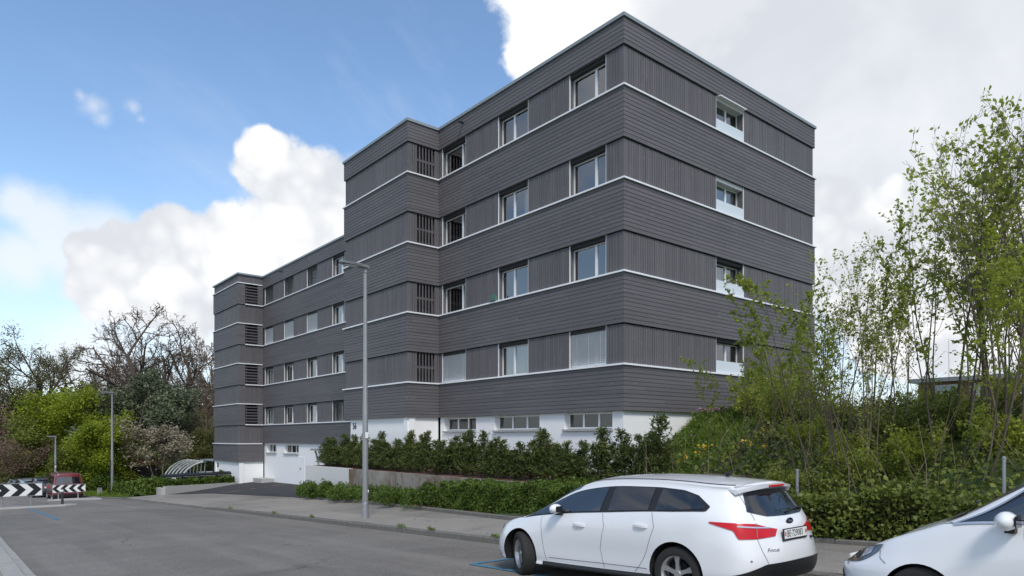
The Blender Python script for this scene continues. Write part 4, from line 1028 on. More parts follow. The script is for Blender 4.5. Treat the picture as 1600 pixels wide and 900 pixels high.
# ---- white people carrier (only its nose is in the frame) ---------------------
def mpv_rows():
    X = [-2.40, -2.34, -2.15, -1.80, -1.42, -.95, -.35, .25, .62, 1.08, 1.42, 1.78, 2.08, 2.24, 2.30]
    r0 = [(x, 0, .20) for x in X]
    r1 = [(x, y, .22) for x, y in zip([-2.40, -2.36, -2.18, -1.8, -1.42, -.95, -.35, .25, .62, 1.08, 1.42, 1.78, 2.05, 2.20, 2.25], [0, .45, .74, .82, .83, .83, .83, .83, .83, .82, .82, .78, .66, .38, 0])]
    r2 = [(x, y, .33) for x, y in zip([-2.46, -2.42, -2.24, -1.84, -1.42, -.95, -.35, .25, .62, 1.08, 1.42, 1.80, 2.11, 2.29, 2.35], [0, .5, .83, .92, .93, .92, .915, .915, .915, .915, .92, .88, .74, .42, 0])]
    r3 = [(x, y, .55) for x, y in zip([-2.48, -2.44, -2.26, -1.85, -1.42, -.95, -.35, .25, .62, 1.08, 1.42, 1.80, 2.11, 2.30, 2.37], [0, .5, .84, .935, .95, .935, .93, .93, .93, .935, .94, .89, .75, .43, 0])]
    r4 = list(zip([-2.44, -2.40, -2.23, -1.85, -1.42, -.95, -.35, .25, .62, 1.08, 1.42, 1.78, 2.06, 2.23, 2.29], [0, .5, .82, .925, .94, .94, .935, .935, .93, .92, .905, .85, .71, .41, 0], [.80, .80, .80, .80, .80, .79, .78, .77, .77, .765, .75, .73, .70, .68, .67]))
    r5 = list(zip([-2.38, -2.34, -2.18, -1.84, -1.42, -.95, -.35, .25, .62, 1.08, 1.42, 1.74, 1.98, 2.14, 2.20], [0, .46, .75, .87, .89, .89, .89, .89, .885, .865, .835, .77, .63, .36, 0], [1.03, 1.03, 1.03, 1.04, 1.04, 1.04, 1.03, 1.02, 1.01, .99, .945, .89, .83, .79, .775]))
    r6 = list(zip([-2.20, -2.17, -2.04, -1.78, -1.40, -.95, -.35, .14, .52, 1.06, 1.38, 1.66, 1.87, 2.01, 2.06], [0, .42, .63, .70, .72, .73, .735, .74, .755, .78, .72, .64, .50, .28, 0], [1.50, 1.49, 1.47, 1.50, 1.54, 1.56, 1.555, 1.49, 1.34, 1.065, .985, .925, .865, .825, .81]))
    r7 = list(zip([-2.26, -2.22, -2.06, -1.78, -1.40, -.95, -.35, .06, .46, 1.06, 1.36, 1.60, 1.78, 1.90, 1.95], [0, .38, .56, .61, .63, .64, .64, .63, .62, .60, .54, .46, .36, .20, 0], [1.585, 1.58, 1.57, 1.59, 1.615, 1.63, 1.63, 1.585, 1.42, 1.09, 1.01, .96, .905, .865, .85]))
    r8 = list(zip([-2.24, -2.18, -2.02, -1.78, -1.40, -.95, -.35, .12, .56, 1.16, 1.40, 1.60, 1.75, 1.84, 1.88], [0] * 15, [1.61, 1.62, 1.635, 1.65, 1.67, 1.68, 1.675, 1.62, 1.44, 1.10, 1.03, .985, .94, .90, .885]))
    nose = lambda row, k: [(x, y, z - k * max(0, (x - 1.05) / 1.2)) for x, y, z in row]
    r4, r5, r6, r7, r8 = nose(r4, .10), nose(r5, .15), nose(r6, .15), nose(r7, .15), nose(r8, .15)
    return [r0, r1, r2, r3, r4, r5, r6, r7, r8]
def mpv(loc, rz):
    S = Surf(mpv_rows()); paint = M['carwhite']
    car = thing('parked_car', 'white people carrier cut by the right edge, its headlight pointing at the estate car', 'car', loc, rz)
    wr = .315; hubs = [(1.42, .93, 1), (1.42, -.93, -1), (-1.42, .93, 1), (-1.42, -.93, -1)]
    body = cut_arches(S.body('body', paint), [(x, wr - .005, .345, s_ * .6, s_ * 1.2) for x, y, s_ in hubs], 'body', car)
    for x, y, s_ in hubs: wheel(car, x, y - s_ * .02, wr, s_)
    for side in (1, -1):
        mir = side < 0
        lo = [(1.9, 5.12), (4, 5.06), (6, 5.05), (8, 5.05), (9.16, 5.06)]; up = [(1.9, 5.75), (4, 5.93), (6, 5.95), (7, 5.95), (8.2, 5.90), (9.14, 5.14)]
        child(S.patch(MB(), lo, up, 60, 8, .004, mirror=mir), 'window_surround', M['trim'], car)
        sr = MB(); S.line(sr, lo, .018, .009, side, 14); S.line(sr, [(9.16, 5.06), (9.14, 5.14), (8.2, 5.90), (7, 5.95), (6, 5.95), (4, 5.93)], .016, .009, side, 14)
        child(sr, 'chrome_strip', M['chrome'], car, False)
        for l_, u_, g in (([(2.1, 5.16), (4.0, 5.12)], [(2.1, 5.7), (3.95, 5.86)], 'darkglass'), ([(4.25, 5.12), (6.0, 5.12)], [(4.2, 5.87), (5.95, 5.89)], 'darkglass'), ([(6.2, 5.12), (7.45, 5.12)], [(6.15, 5.89), (6.9, 5.89), (7.5, 5.86)], 'carglass')):
            child(S.patch(MB(), l_, u_, 20, 6, .009, mirror=mir), 'side_window', M[g], car)
        child(S.patch(MB(), [(7.98, 5.11), (8.5, 5.11), (8.98, 5.12)], [(7.98, 5.78), (8.3, 5.66), (8.98, 5.16)], 16, 6, .009, mirror=mir), 'quarter_window', M['carglass'], car)
        g = MB()
        for pl in ([(8.02, 5.0), (8.0, 4.4), (7.92, 3.0), (7.9, 2.0)], [(6.1, 5.0), (6.1, 3.0), (6.0, 2.0)], [(4.1, 5.0), (4.2, 3.4)], [(10.75, 3.55), (10.95, 3.95), (11.02, 4.4)], [(9.2, 5.15), (9.6, 5.62), (10.8, 5.72), (12, 5.9), (13.2, 5.2), (14, 5.15)], [(9.14, 5.1), (9.35, 5.55)]): S.line(g, pl, .007, .002, side, 16)
        child(g, 'seam', M['seam'], body, False)
        for st in (6.5, 4.6):
            p = S.P(st, 4.4); h = MB(); h.prism([(-.1, 0), (-.08, .03), (.07, .034), (.1, 0)], -.014, .014, 0, lambda a_, b_, c_: (p.x + a_, side * (p.y + b_), p.z + c_)); child(h, 'door_handle', paint, car, True, 50, True)
        mirror_cap(car, .70, side * .89, 1.03, paint, side, 1.08)
        hl = child(S.patch(MB(), [(11.02, 4.42), (11.6, 3.72), (12.5, 3.52)], [(10.98, 4.74), (11.6, 4.92), (12.55, 4.82)], 20, 6, .010, mirror=mir), 'headlight', M['lampdark'], car)
        p = S.P(11.98, 4.42) + S.N(11.98, 4.42) * .012; n_ = S.N(11.98, 4.42)
        rg = MB(); tt = n_.orthogonal().normalized(); bb = n_.cross(tt); k = 20
        for r_, o_ in ((.052, .004), (.036, .008)):
            rg.add([tuple(p + (tt * math.cos(2 * math.pi * i / k) + bb * math.sin(2 * math.pi * i / k)) * r_ + n_ * o_) for i in range(k)], [tuple(range(k))], 0 if r_ > .04 else 1)
        rg.v = [(v[0], v[1] * side, v[2]) for v in rg.v]; child(rg, 'projector_lens', [M['chrome'], M['darkglass']], hl, False)
        child(S.patch(MB(), [(11.3, 4.30), (11.65, 4.05)], [(11.28, 4.70), (11.65, 4.80)], 8, 3, .015, mirror=mir), 'headlight_lens', M['clearlamp'], hl)
        child(S.patch(MB(), [(11.8, 3.88), (12.1, 3.84)], [(11.8, 4.0), (12.1, 3.98)], 6, 3, .016, mirror=mir), 'indicator_lens', M['amber'], hl)
        pk = MB(); p = S.P(12.1, 3.3); pk.tube([p, p + S.N(12.1, 3.3) * .004], .013, 10); pk.v = [(v[0], v[1] * side, v[2]) for v in pk.v]; child(pk, 'parking_sensor', M['seam'], car)
        child(S.patch(MB(), [(1.0, 4.2), (2.2, 4.2)], [(1.0, 5.0), (2.1, 5.0)], 12, 5, .010, mirror=mir), 'tail_lamp', M['redlamp'], car)
    child(S.patch(MB(), [(0, 5.05), (1.5, 5.1)], [(0, 5.95), (1.45, 5.9)], 12, 8, .006, both=True), 'rear_window', M['darkglass'], car)
    child(S.patch(MB(), [(9.22, 6.15), (9.35, 7), (9.42, 8)], [(7.1, 6.12), (6.95, 7), (6.9, 8)], 20, 14, .006, both=True), 'windscreen', M['carglass'], car)
    child(S.patch(MB(), [(9.05, 6.1), (9.1, 7), (9.15, 8)], [(9.52, 6.1), (9.6, 7), (9.62, 8)], 14, 3, .012, both=True), 'cowl', M['trim'], car)
    child(S.patch(MB(), [(12.9, 4.05), (13.5, 4.0), (14, 4.0)], [(12.9, 4.8), (13.5, 4.85), (14, 4.85)], 10, 4, .010, both=True), 'grille', M['trim'], car)
    child(S.patch(MB(), [(12.2, 1.4), (14, 1.4)], [(12.3, 2.6), (14, 2.8)], 12, 4, .008, both=True), 'bumper_grille', M['trim'], car)
    xf = S.P(14, 3.2).x + .01; po = child(MB().box(xf, xf + .012, -.15, .15, .50, .58), 'number_plate', M['plate'], car, False)
    wp = MB()
    for y_ in (.35, -.2): wp.tube([(1.20, y_ - .35, 1.12), (1.13, y_, 1.135), (1.02, y_ + .3, 1.15)], .010, 6)
    child(wp, 'wiper', M['black'], car)
    return car
am = .86
mp_ = mpv((7.16, am, z0(am)), R(90)); mp_.rotation_euler = (0, R(2.4), R(90)); mp_.scale = (.94, 1, 1.015)

# ---- red van and the cars beyond the chicane ---------------------------------
def van_rows():
    X = [-2.30, -2.27, -2.18, -1.8, -1.30, -.8, -.2, .5, 1.0, 1.3, 1.62, 1.95, 2.20, 2.34, 2.38]
    zz = lambda v: [v] * 15; Y = lambda e: [0, e * .6, e * .95, e, e, e, e, e, e, e, e * .99, e * .95, e * .84, e * .5, 0]
    xb = lambda d, f: [-2.30 + d, -2.27 + d, -2.18 + d] + X[3:11] + [1.95 + f * .6, 2.20 + f, 2.34 + f, 2.38 + f]
    r0 = [(x, 0, .28) for x in X]; r1 = list(zip(xb(.05, -.05), Y(.80), zz(.30))); r2 = list(zip(xb(-.03, 0), Y(.895), zz(.42))); r3 = list(zip(xb(-.04, .02), Y(.92), zz(.62))); r4 = list(zip(xb(0, -.02), Y(.92), zz(.90)))
    r5 = list(zip(xb(.03, -.12), Y(.90), [1.15] * 9 + [1.13, 1.10, 1.05, 1.0, .97, .96]))
    r6 = list(zip([-2.18, -2.15, -2.08] + X[3:8] + [.92, 1.16, 1.50, 1.85, 2.02, 2.12, 2.16], Y(.78), [1.72] * 8 + [1.70, 1.56, 1.30, 1.10, 1.06, 1.03, 1.02]))
    r7 = list(zip([-2.14, -2.12, -2.04] + X[3:8] + [.80, 1.05, 1.46, 1.78, 1.95, 2.04, 2.08], Y(.66), [1.86] * 8 + [1.83, 1.66, 1.34, 1.14, 1.10, 1.07, 1.06]))
    r8 = list(zip([-2.12, -2.08, -2.0] + X[3:8] + [.86, 1.14, 1.50, 1.74, 1.88, 1.96, 2.0], [0] * 15, [1.90] * 8 + [1.88, 1.68, 1.36, 1.17, 1.13, 1.10, 1.09]))
    return [r0, r1, r2, r3, r4, r5, r6, r7, r8]
def van(loc, rz):
    S = Surf(van_rows()); car = thing('parked_van', 'red van seen from behind beyond the small chevron board', 'van', loc, rz)
    hubs = [(1.45, .91, 1), (1.45, -.91, -1), (-1.35, .91, 1), (-1.35, -.91, -1)]
    cut_arches(S.body('body', M['carred'], (4, 5)), [(x, .34, .37, s_ * .6, s_ * 1.2) for x, y, s_ in hubs], 'body', car)
    for x, y, s_ in hubs: wheel(car, x, y, .33, s_)
    rw_ = child(S.patch(MB(), [(0, 5.16), (1.5, 5.2)], [(0, 5.86), (1.45, 5.84)], 16, 6, .008, both=True), 'rear_window', M['carglass'], car)
    for s_ in (False, True):
        child(S.patch(MB(), [(2.6, 5.12), (9.4, 5.12)], [(2.6, 5.88), (8.9, 5.88)], 40, 5, .008, mirror=s_), 'side_window', M['darkglass'], car)
        child(S.patch(MB(), [(1.55, 3.6), (2.3, 3.6)], [(1.55, 4.6), (2.3, 4.6)], 6, 6, .01, mirror=s_), 'tail_lamp', M['redlamp'], car)
        child(S.patch(MB(), [(12.1, 4.1), (12.9, 4.1)], [(12.1, 4.8), (12.9, 4.8)], 6, 5, .01, mirror=s_), 'headlight', M['clearlamp'], car)
        mirror_cap(car, 1.15, (-1 if s_ else 1) * .92, 1.22, M['trim'], -1 if s_ else 1, 1.2)
    child(S.patch(MB(), [(10.6, 6.2), (10.7, 7), (10.7, 8)], [(8.4, 6.2), (8.4, 7), (8.4, 8)], 12, 8, .008, both=True), 'windscreen', M['carglass'], car)
    child(S.patch(MB(), [(0, 1.5), (2.5, 1.5)], [(0, 2.8), (2.5, 2.6)], 20, 4, .02, both=True), 'rear_bumper', M['trim'], car)
    child(MB().box(-2.36, -2.35, -.25, .25, .68, .80), 'number_plate', M['plate'], car, False)
    sl = [(-.6, 'dark')]
    return car
vn = van((6.08, 54.3, z0(54.3) - .12), R(90)); vn.scale = (1, .90, 1)
grp = 'dark cars parked beyond the chicane'
d1 = estate(M['cardark'], 'charcoal car parked just ahead of the red van', grp, loc=(5.55, 60.2, z0(60.2)), rz=R(91), detail=False)
d1.scale = (.95, 1, 1.06)
d2 = estate(M['carsilver'], 'silver blue car behind the end of the large chevron board', grp, loc=(5.05, 66.3, z0(66.3)), rz=R(94), detail=False)
d3 = estate(M['cargrey'], 'grey car farthest along the row beyond the large chevron board', grp, loc=(4.8, 71.8, z0(71.8)), rz=R(97), detail=False)
# ================================================================== STREET FURNITURE
def lamp(x, y, h, label, grp, boxy=False, head=1.0):
    zb = z_walk(x, y) if y < 48 else z_ground(x, y)
    t = thing('street_lamp', label, 'lamp', (x, y, zb), 0, grp)
    mb = MB().tube([(0, 0, -.1), (0, 0, .9), (0, 0, 3.2), (0, 0, 3.22), (0, 0, h - .12)], [.086, .084, .075, .069, .050], 14); p = mb.build('pole', M['lampgrey'], smooth=True); p.parent = t
    c_ = MB().tube([(0, 0, -.02), (0, 0, .42)], [.091, .090], 14).tube([(0, 0, .42), (0, 0, .44)], [.090, .085], 14); q = c_.build('base_sleeve', M['steel'], smooth=True); q.parent = t
    a_ = MB().tube([(0, 0, h - .14), (0, 0, h + .02)], [.066, .062], 12); q = a_.build('spigot', M['lampgrey'], smooth=True); q.parent = t
    hd = MB(); pr = [(.12, .02), (.05, .075), (-.30, .085), (-.72, .055), (-.80, .02), (-.74, -.005), (-.25, -.03), (.04, -.03)]
    ws = [.4, .75, 1, .9, .35, .85, 1, .7]
    n_ = len(pr); vs = []
    for k in range(7):
        u = -1 + k / 3; e = (1 - abs(u) ** 2.6 * .8)
        for (px, pz), w_ in zip(pr, ws): vs.append((px * head, u * .15 * w_ * head, h + .01 + pz * (.35 + .65 * e) + .06 * (-px) * .4))
    hd.add(vs, [(k * n_ + i, k * n_ + (i + 1) % n_, (k + 1) * n_ + (i + 1) % n_, (k + 1) * n_ + i) for k in range(6) for i in range(n_)] + [tuple(range(n_)), tuple(6 * n_ + i for i in reversed(range(n_)))])
    q = hd.build('lamp_head', M['lampgrey'], smooth=True); q.parent = t; q.rotation_euler = (0, 0, 0)
    g = MB().box(-.66 * head, -.22 * head, -.10 * head, .10 * head, h - .012, h - .004); gl = g.build('lamp_glass', M['opal']); gl.parent = q; gl.rotation_euler = (0, 0, 0)
    if boxy:
        b_ = MB().box(-.16, -.07, -.06, .06, 2.05, 2.45).box(-.14, -.07, -.05, .05, 1.6, 1.95); q = b_.build('control_box', M['post_dark']); q.parent = t
    else:
        b_ = MB().tube([(.06, -.05, .75), (.075, -.06, .75)], .045, 10).box(-.045, .045, -.096, -.084, 2.25, 2.42); q = b_.build('sticker', M['white']); q.parent = t
    return t
LG = 'street lamps along the pavement'
lamp(9.10, 17.45, 7.05, 'tall grey street lamp standing on the pavement in front of the house number 56', LG)
lamp(9.05, 55.2, 7.2, 'grey street lamp with small boxes on its pole at the bend by the low hedge', LG, True)
lamp(6.92, 67.0, 4.75, 'small far street lamp rising behind the red van', LG, head=.8)
lamp(4.6, 79.5, 4.6, 'faint far street lamp at the left edge among the trees', LG, head=.8)

def chevron_board(name_label, x0, x1, y, zb, h, right, posts, n_ch, leg):
    t = thing('chevron_board', name_label, 'traffic sign', ((x0 + x1) / 2, y, zb)); cx = (x0 + x1) / 2
    z_a, z_b = leg, leg + h; L_ = x1 - x0
    mb = MB().box(x0 - cx, x1 - cx, -.03, .03, z_a, z_b); pnl = mb.build('panel', M['white']); pnl.parent = t
    fr_ = MB()
    e = .025
    for b in ((x0 - cx - e, x1 - cx + e, z_a - e, z_a), (x0 - cx - e, x1 - cx + e, z_b, z_b + e), (x0 - cx - e, x0 - cx, z_a, z_b), (x1 - cx, x1 - cx + e, z_a, z_b)): fr_.box(b[0], b[1], -.045, .045, b[2], b[3])
    q = fr_.build('frame', M['steel']); q.parent = t
    ch = MB(); per = L_ / n_ch; w_ = per * .52; tip = h * .5
    for k in range(-1, n_ch + 2):
        s0 = x0 - cx + k * per
        poly = [(s0, z_a), (s0 + w_, z_a), (s0 + w_ + tip, (z_a + z_b) / 2), (s0 + w_, z_b), (s0, z_b), (s0 + tip, (z_a + z_b) / 2)]
        if not right: poly = [(-p, q_) for p, q_ in poly]
        def clip(pl, lim, sgn):
            o_ = []
            for (a_, b_) in zip(pl, pl[1:] + pl[:1]):
                ia, ib = (a_[0] - lim) * sgn <= 0, (b_[0] - lim) * sgn <= 0
                if ia: o_.append(a_)
                if ia != ib: f = (lim - a_[0]) / (b_[0] - a_[0]); o_.append((lim, a_[1] + (b_[1] - a_[1]) * f))
            return o_
        for half in ([poly[0], poly[1], poly[2], poly[5]], [poly[5], poly[2], poly[3], poly[4]]):
            c_ = clip(clip(half, L_ / 2, 1), -L_ / 2, -1) if len(half) > 2 else []
            if len(c_) > 2: ch.add([(p, -.033, z_) for p, z_ in c_], [tuple(range(len(c_)))])
    q = ch.build('chevrons', M['signblack'], fix=False); q.parent = pnl
    for px in posts:
        q = MB().tube([(px - cx, .05, -.15), (px - cx, .05, z_b)], .035, 10).build('post', M['steel'], smooth=True); q.parent = t
    return t
chevron_board('large black and white chevron board pointing right at the left edge', 1.15, 3.72, 41.6, z0(41.6) + .09, .60, True, (2.1, 3.28), 4, .52)
chevron_board('small black and white chevron board pointing left in front of the red van', 5.02, 6.72, 50.0, z0(50) + .09, .46, False, (5.32, 6.35), 4, .42)
b = thing('bollard', 'dark slim bollard with a white cap between the two chevron boards', 'bollard', (4.52, 40.95, z0(40.95) + .09))
q = MB().tube([(0, 0, -.1), (0, 0, .66)], .06, 12).tube([(0, 0, .76), (0, 0, .80), (0, 0, .83)], [.06, .05, .02], 12).build('shaft', M['post_dark'], smooth=True); q.parent = b
q = MB().tube([(0, 0, .66), (0, 0, .76)], .061, 12).build('reflector_band', M['white'], smooth=True); q.parent = b
cb = thing('utility_cabinet', 'small pale grey cabinet standing on the grass beside the bend', 'cabinet', (8.67, 57.8, z_ground(8.67, 57.8)))
q = MB().box(-.13, .13, -.12, .12, -.1, .46).build('housing', M['concrete']); q.parent = cb
q = MB().box(-.15, .15, -.14, .14, .46, .50).build('lid', M['steel']); q.parent = cb
q = MB().box(-.10, .10, -.128, -.121, .05, .42).build('door', M['steel']); q.parent = cb

# low concrete wall at the driveway, waste containers, cycle shelter
def zt_far(x, y): return z_ground(x, y)
lw = MB()
for i in range(8):
    x0_, x1_ = 10.4 + 5.1 * i / 8, 10.4 + 5.1 * (i + 1) / 8; y0_, y1_ = 46 + 2.45 * i / 8, 46 + 2.45 * (i + 1) / 8
    lw.prism([(x0_, y0_), (x1_, y1_), (x1_ - .09, y1_ + .2), (x0_ - .09, y0_ + .2)], -2.6, -1.38 - .10 * i / 8)
tag(lw.build('low_wall', M['concrete'], off=(10.4, 46, -2.2)), 'low pale concrete wall along the left side of the driveway', 'wall')
cw = MB().box(10.18, 10.4, 46.05, 48.4, -2.6, -1.50); tag(cw.build('low_wall', M['concrete'], off=(10.3, 46.05, -2.2)), 'short return of the low concrete wall beside the clipped hedge', 'wall')
def container(x, y, label, lid):
    t = thing('waste_container', label, 'container', (x, y, -2.05), R(random.Random(x).uniform(-4, 4)), 'black waste containers behind the low hedge')
    mb = MB(); mb.prism([(-.48, 0), (.48, 0), (.56, 1.0), (-.56, 1.0)], -.42, .42, 0, lambda p, q_, h: (p, h, q_ + .12)); q = mb.build('bin_body', M['black']); q.parent = t
    mb = MB().box(-.60, .60, -.47, .47, 1.12, 1.17); mb.prism([(-.47, 1.17), (.47, 1.17), (.30, 1.24 + lid), (-.2, 1.26 + lid)], -.55, .55, 0, lambda p, q_, h: (h, p, q_)); q = mb.build('lid', M['black']); q.parent = t
    q = MB().tube([(-.5, -.49, 1.05), (.5, -.49, 1.05)], .018, 6).build('handle_bar', M['steel']); q.parent = t
    for sx in (-.42, .42):
        for sy in (-.34, .34): q = MB().tube([(sx - .02, sy, .08), (sx + .02, sy, .08)], .08, 10).build('castor', M['black']); q.parent = t
    return t
for i, (x, lb) in enumerate(((11.6, 'black waste container at the street end of the row, carrying a white notice'), (12.8, 'black waste container next to the one with the white notice'), (14.0, 'black waste container in the middle of the row behind the low wall'), (15.15, 'black waste container standing nearest the white corner of the house'))):
    c_ = container(x, 49.6 + .35 * i, lb, .02 * (i % 2))
    if i == 0: q = MB().box(-.12, .12, -.56, -.55, .78, 1.02).build('notice', M['white']); q.parent = c_
sh = thing('cycle_shelter', 'open cycle shelter with curved white ribs and a clear barrel roof', 'shelter', (13.7, 56.5, -2.5))
def arc(k): t_ = k / 14; return (2.05 * (1 - math.cos(t_ * math.pi / 2)) , 2.25 * math.sin(t_ * math.pi / 2) ** .9 + .0)
for i in range(6):
    y_ = i * 1.0
    q = MB().tube([(arc(k)[0], y_, arc(k)[1]) for k in range(15)], .062, 8).build('rib', M['frame_white'], smooth=True); q.parent = sh
    q = MB().tube([(1.75, y_, 0), (1.95, y_, 2.2)], .035, 8).build('prop', M['steel']); q.parent = sh
M['shelterskin'] = glassmat('shelter_acrylic', 1.45, (.75, .8, .8), .08, (.25, .28, .29))
mb = MB(); vs = [(arc(k)[0] - .03, y_, arc(k)[1] + .05) for y_ in (-.2, 5.2) for k in range(15)]; mb.add(vs, [(k, k + 1, 16 + k, 15 + k) for k in range(14)]); q = mb.build('barrel_roof', M['shelterskin']); q.parent = sh
q = MB().tube([(2.05, -.2, 2.27), (2.05, 5.2, 2.27)], .05, 8).build('ridge_beam', M['steel']); q.parent = sh
q = MB().box(.5, 1.9, .4, 5.0, .35, .40).box(.5, .56, .4, 5, 0, .35).box(1.84, 1.9, .4, 5, 0, .35).build('bike_rack', simple('rack_timber', (.16, .09, .06), .8)); q.parent = sh
gs = thing('garden_shed', 'small brown roofed shed behind the cycle shelter', 'shed', (13.3, 66.5, -2.7))
q = MB().box(-1.2, 1.2, 0, 2.2, 0, 1.95).build('wall', simple('shed_boards', (.035, .03, .028), .8)); q.parent = gs
q = MB().prism([(-1.45, 1.93), (1.45, 1.93), (.9, 2.62), (-.9, 2.62)], -.2, 2.4, 0, lambda p, q_, h: (p, h, q_)).build('roof', simple('shed_roof', (.30, .145, .075), .8, var=.2)); q.parent = gs
ty = MB().tube([(16.2, 60.6, -1.75), (19.2, 60.6, -1.75)], .55, 20); tag(ty.build('storage_tank', simple('tank_grey', (.28, .27, .26), .6), off=(17.7, 60.6, -2.4), smooth=True), 'grey cylindrical tank lying behind the cycle shelter', 'tank')

# railing, steps, handrail and posts on the embankment
rl = thing('metal_railing', 'light grey metal railing of thin upright bars in front of the gable', 'railing', (21.2, 13.05, 2.45))
mb = MB().tube([(0, 0, 1.02), (6.2, 0, 1.10)], .022, 6).tube([(0, 0, .10), (6.2, 0, .18)], .018, 6)
for i in range(47): mb.tube([(.13 * i + .06, 0, .10 + i * .0017), (.13 * i + .06, 0, 1.02 + i * .0017)], .010, 5)
q = mb.build('bar_panel', M['steel']); q.parent = rl
for i in range(5): q = MB().tube([(1.55 * i, 0, -.3), (1.55 * i, 0, 1.05 + .02 * i)], .026, 8).build('post', M['steel']); q.parent = rl
st = thing('garden_steps', 'weathered stone steps climbing the overgrown embankment', 'steps', (12.9, 7.9, .2))
M['stone'] = simple('weathered_stone', (.085, .070, .055), .9, var=.55, vscale=7, bump=.8, bscale=25)
for i in range(13):
    f = i / 12; x = 4.5 * f; y = 1.4 * f; z = hill(12.9 + x, 7.9 + y) - .2; rr = random.Random(i)
    mb = MB().box(-.05, .42, -.85, .85, z - .14, z + .05); mb.v = [(v[0] + x + rr.uniform(-.02, .02), v[1] + y - v[0] * .2 + rr.uniform(-.03, .03), v[2] + rr.uniform(-.015, .015)) for v in mb.v]
    q = mb.build('step', M['stone']); q.parent = st
def at_(u, Y): d = (u - 800) / 1067; return (FWD.x + d * RGT.x) * Y, (FWD.y + d * RGT.y) * Y
pa = Vector((*at_(1214, 16.5), 1.62 - 4 / 1067 * 16.5)); pb = Vector((*at_(1320, 19.6), 1.62 + 70 / 1067 * 19.6)); o_ = Vector((pa.x, pa.y, hill(pa.x, pa.y)))
hr = thing('handrail', 'thin metal handrail rising beside the garden steps', 'handrail', o_)
mb = MB().tube([pa - o_, pb - o_], .020, 6)
for f in (.02, .5, .98):
    p = pa + (pb - pa) * f; mb.tube([(p.x - o_.x, p.y - o_.y, hill(p.x, p.y) - o_.z - .1), p - o_], .016, 6)
q = mb.build('rail', M['steel']); q.parent = hr
for i, (x, y, s_) in enumerate(((12.35, 8.55, .30), (12.85, 8.25, .34), (12.25, 7.85, .26))):
    mb = MB(); rr = random.Random(i + 40); mb.box(-s_ * 1.5, s_ * 1.5, -s_, s_, -.1, s_ * .7); mb.v = [(v[0] * rr.uniform(.85, 1.1), v[1] * rr.uniform(.85, 1.1), v[2] * rr.uniform(.85, 1.15)) for v in mb.v]
    o = mb.build('stone_block', M['stone']); o.location = (x, y, hill(x, y) + .02); md = o.modifiers.new('r', 'BEVEL'); md.width = .05; md.segments = 2
    tag(o, 'dark weathered stone block at the foot of the garden steps', 'stone', 'stone blocks at the foot of the steps')
for (x, y, h, lb) in ((11.55, 6.05, .92, 'bare galvanised fence post rising from the ivy behind the estate car'), (11.75, 3.05, 1.0, 'bare galvanised fence post standing in front of the forked tree')):
    o = thing('fence_post', lb, 'post', (x, y, hill(x, y) - .1)); q = MB().tube([(0, 0, -.2), (0, 0, h)], .025, 12).build('tube', M['steel'], smooth=True); q.parent = o
    q = MB().tube([(0, 0, h), (0, 0, h + .03), (0, 0, h + .045)], [.030, .028, .012], 12).build('cap', M['lampgrey'], smooth=True); q.parent = o

# brick house behind the thicket
M['brick'] = simple('brown_brick', (.24, .105, .065), .85, var=.25, vscale=5)
def brickmat():
    m, t, b_, out = mat_base('brown_brick_courses')
    br = t.new('ShaderNodeTexBrick'); co = t.new('ShaderNodeTexCoord').outputs['Object']
    s = t.new('ShaderNodeSeparateXYZ'); t.put(s.inputs[0], co); cv = t.new('ShaderNodeCombineXYZ'); t.put(cv.inputs[0], t.math('ADD', s.outputs[0], s.outputs[1])); t.put(cv.inputs[1], s.outputs[2])
    t.put(br.inputs['Vector'], cv); br.inputs['Scale'].default_value = 4; br.inputs['Color1'].default_value = (.36, .165, .105, 1); br.inputs['Color2'].default_value = (.26, .12, .08, 1); br.inputs['Mortar'].default_value = (.34, .30, .26, 1); br.inputs['Mortar Size'].default_value = .015
    t.put(b_.inputs['Base Color'], br.outputs[0]); b_.inputs['Roughness'].default_value = .9; return m
M['brick'] = brickmat()
hb = thing('brick_house', 'low brown brick house with a pale flat roof edge glimpsed through the thicket', 'house', (36, 9, 2.15))
q = MB().box(0, 10, 0, 3.8, -.5, 2.08).build('wall', M['brick']); q.parent = hb
q = MB().box(-.35, 10.5, -.3, 4.1, 2.09, 2.28).build('roof', M['coping']); q.parent = hb
q = MB().box(.2, 6, 3.83, 7.6, .62, .80).build('carport_roof', M['alu']); q.parent = hb
q = MB().box(.5, 5.8, 3.84, 7.4, -.6, .61).build('carport', M['render']); q.parent = hb
for (y0_, y1_) in ((.6, 1.5), (2.1, 3.1)):
    w = MB().box(-.06, -.002, y0_, y1_, .75, 1.95).build('window', M['frame_white']); w.parent = hb
    q = MB().box(-.08, -.062, y0_ + .08, y1_ - .08, .83, 1.87).build('pane', M['opal']); q.parent = w
for (x0_, x1_) in ((1.0, 2.8), (4.5, 6.5)):
    w = MB().box(x0_, x1_, -.06, -.002, .75, 1.95).build('window', M['frame_white']); w.parent = hb
    q = MB().box(x0_ + .08, x1_ - .08, -.08, -.062, .83, 1.87).build('pane', M['opal']); q.parent = w
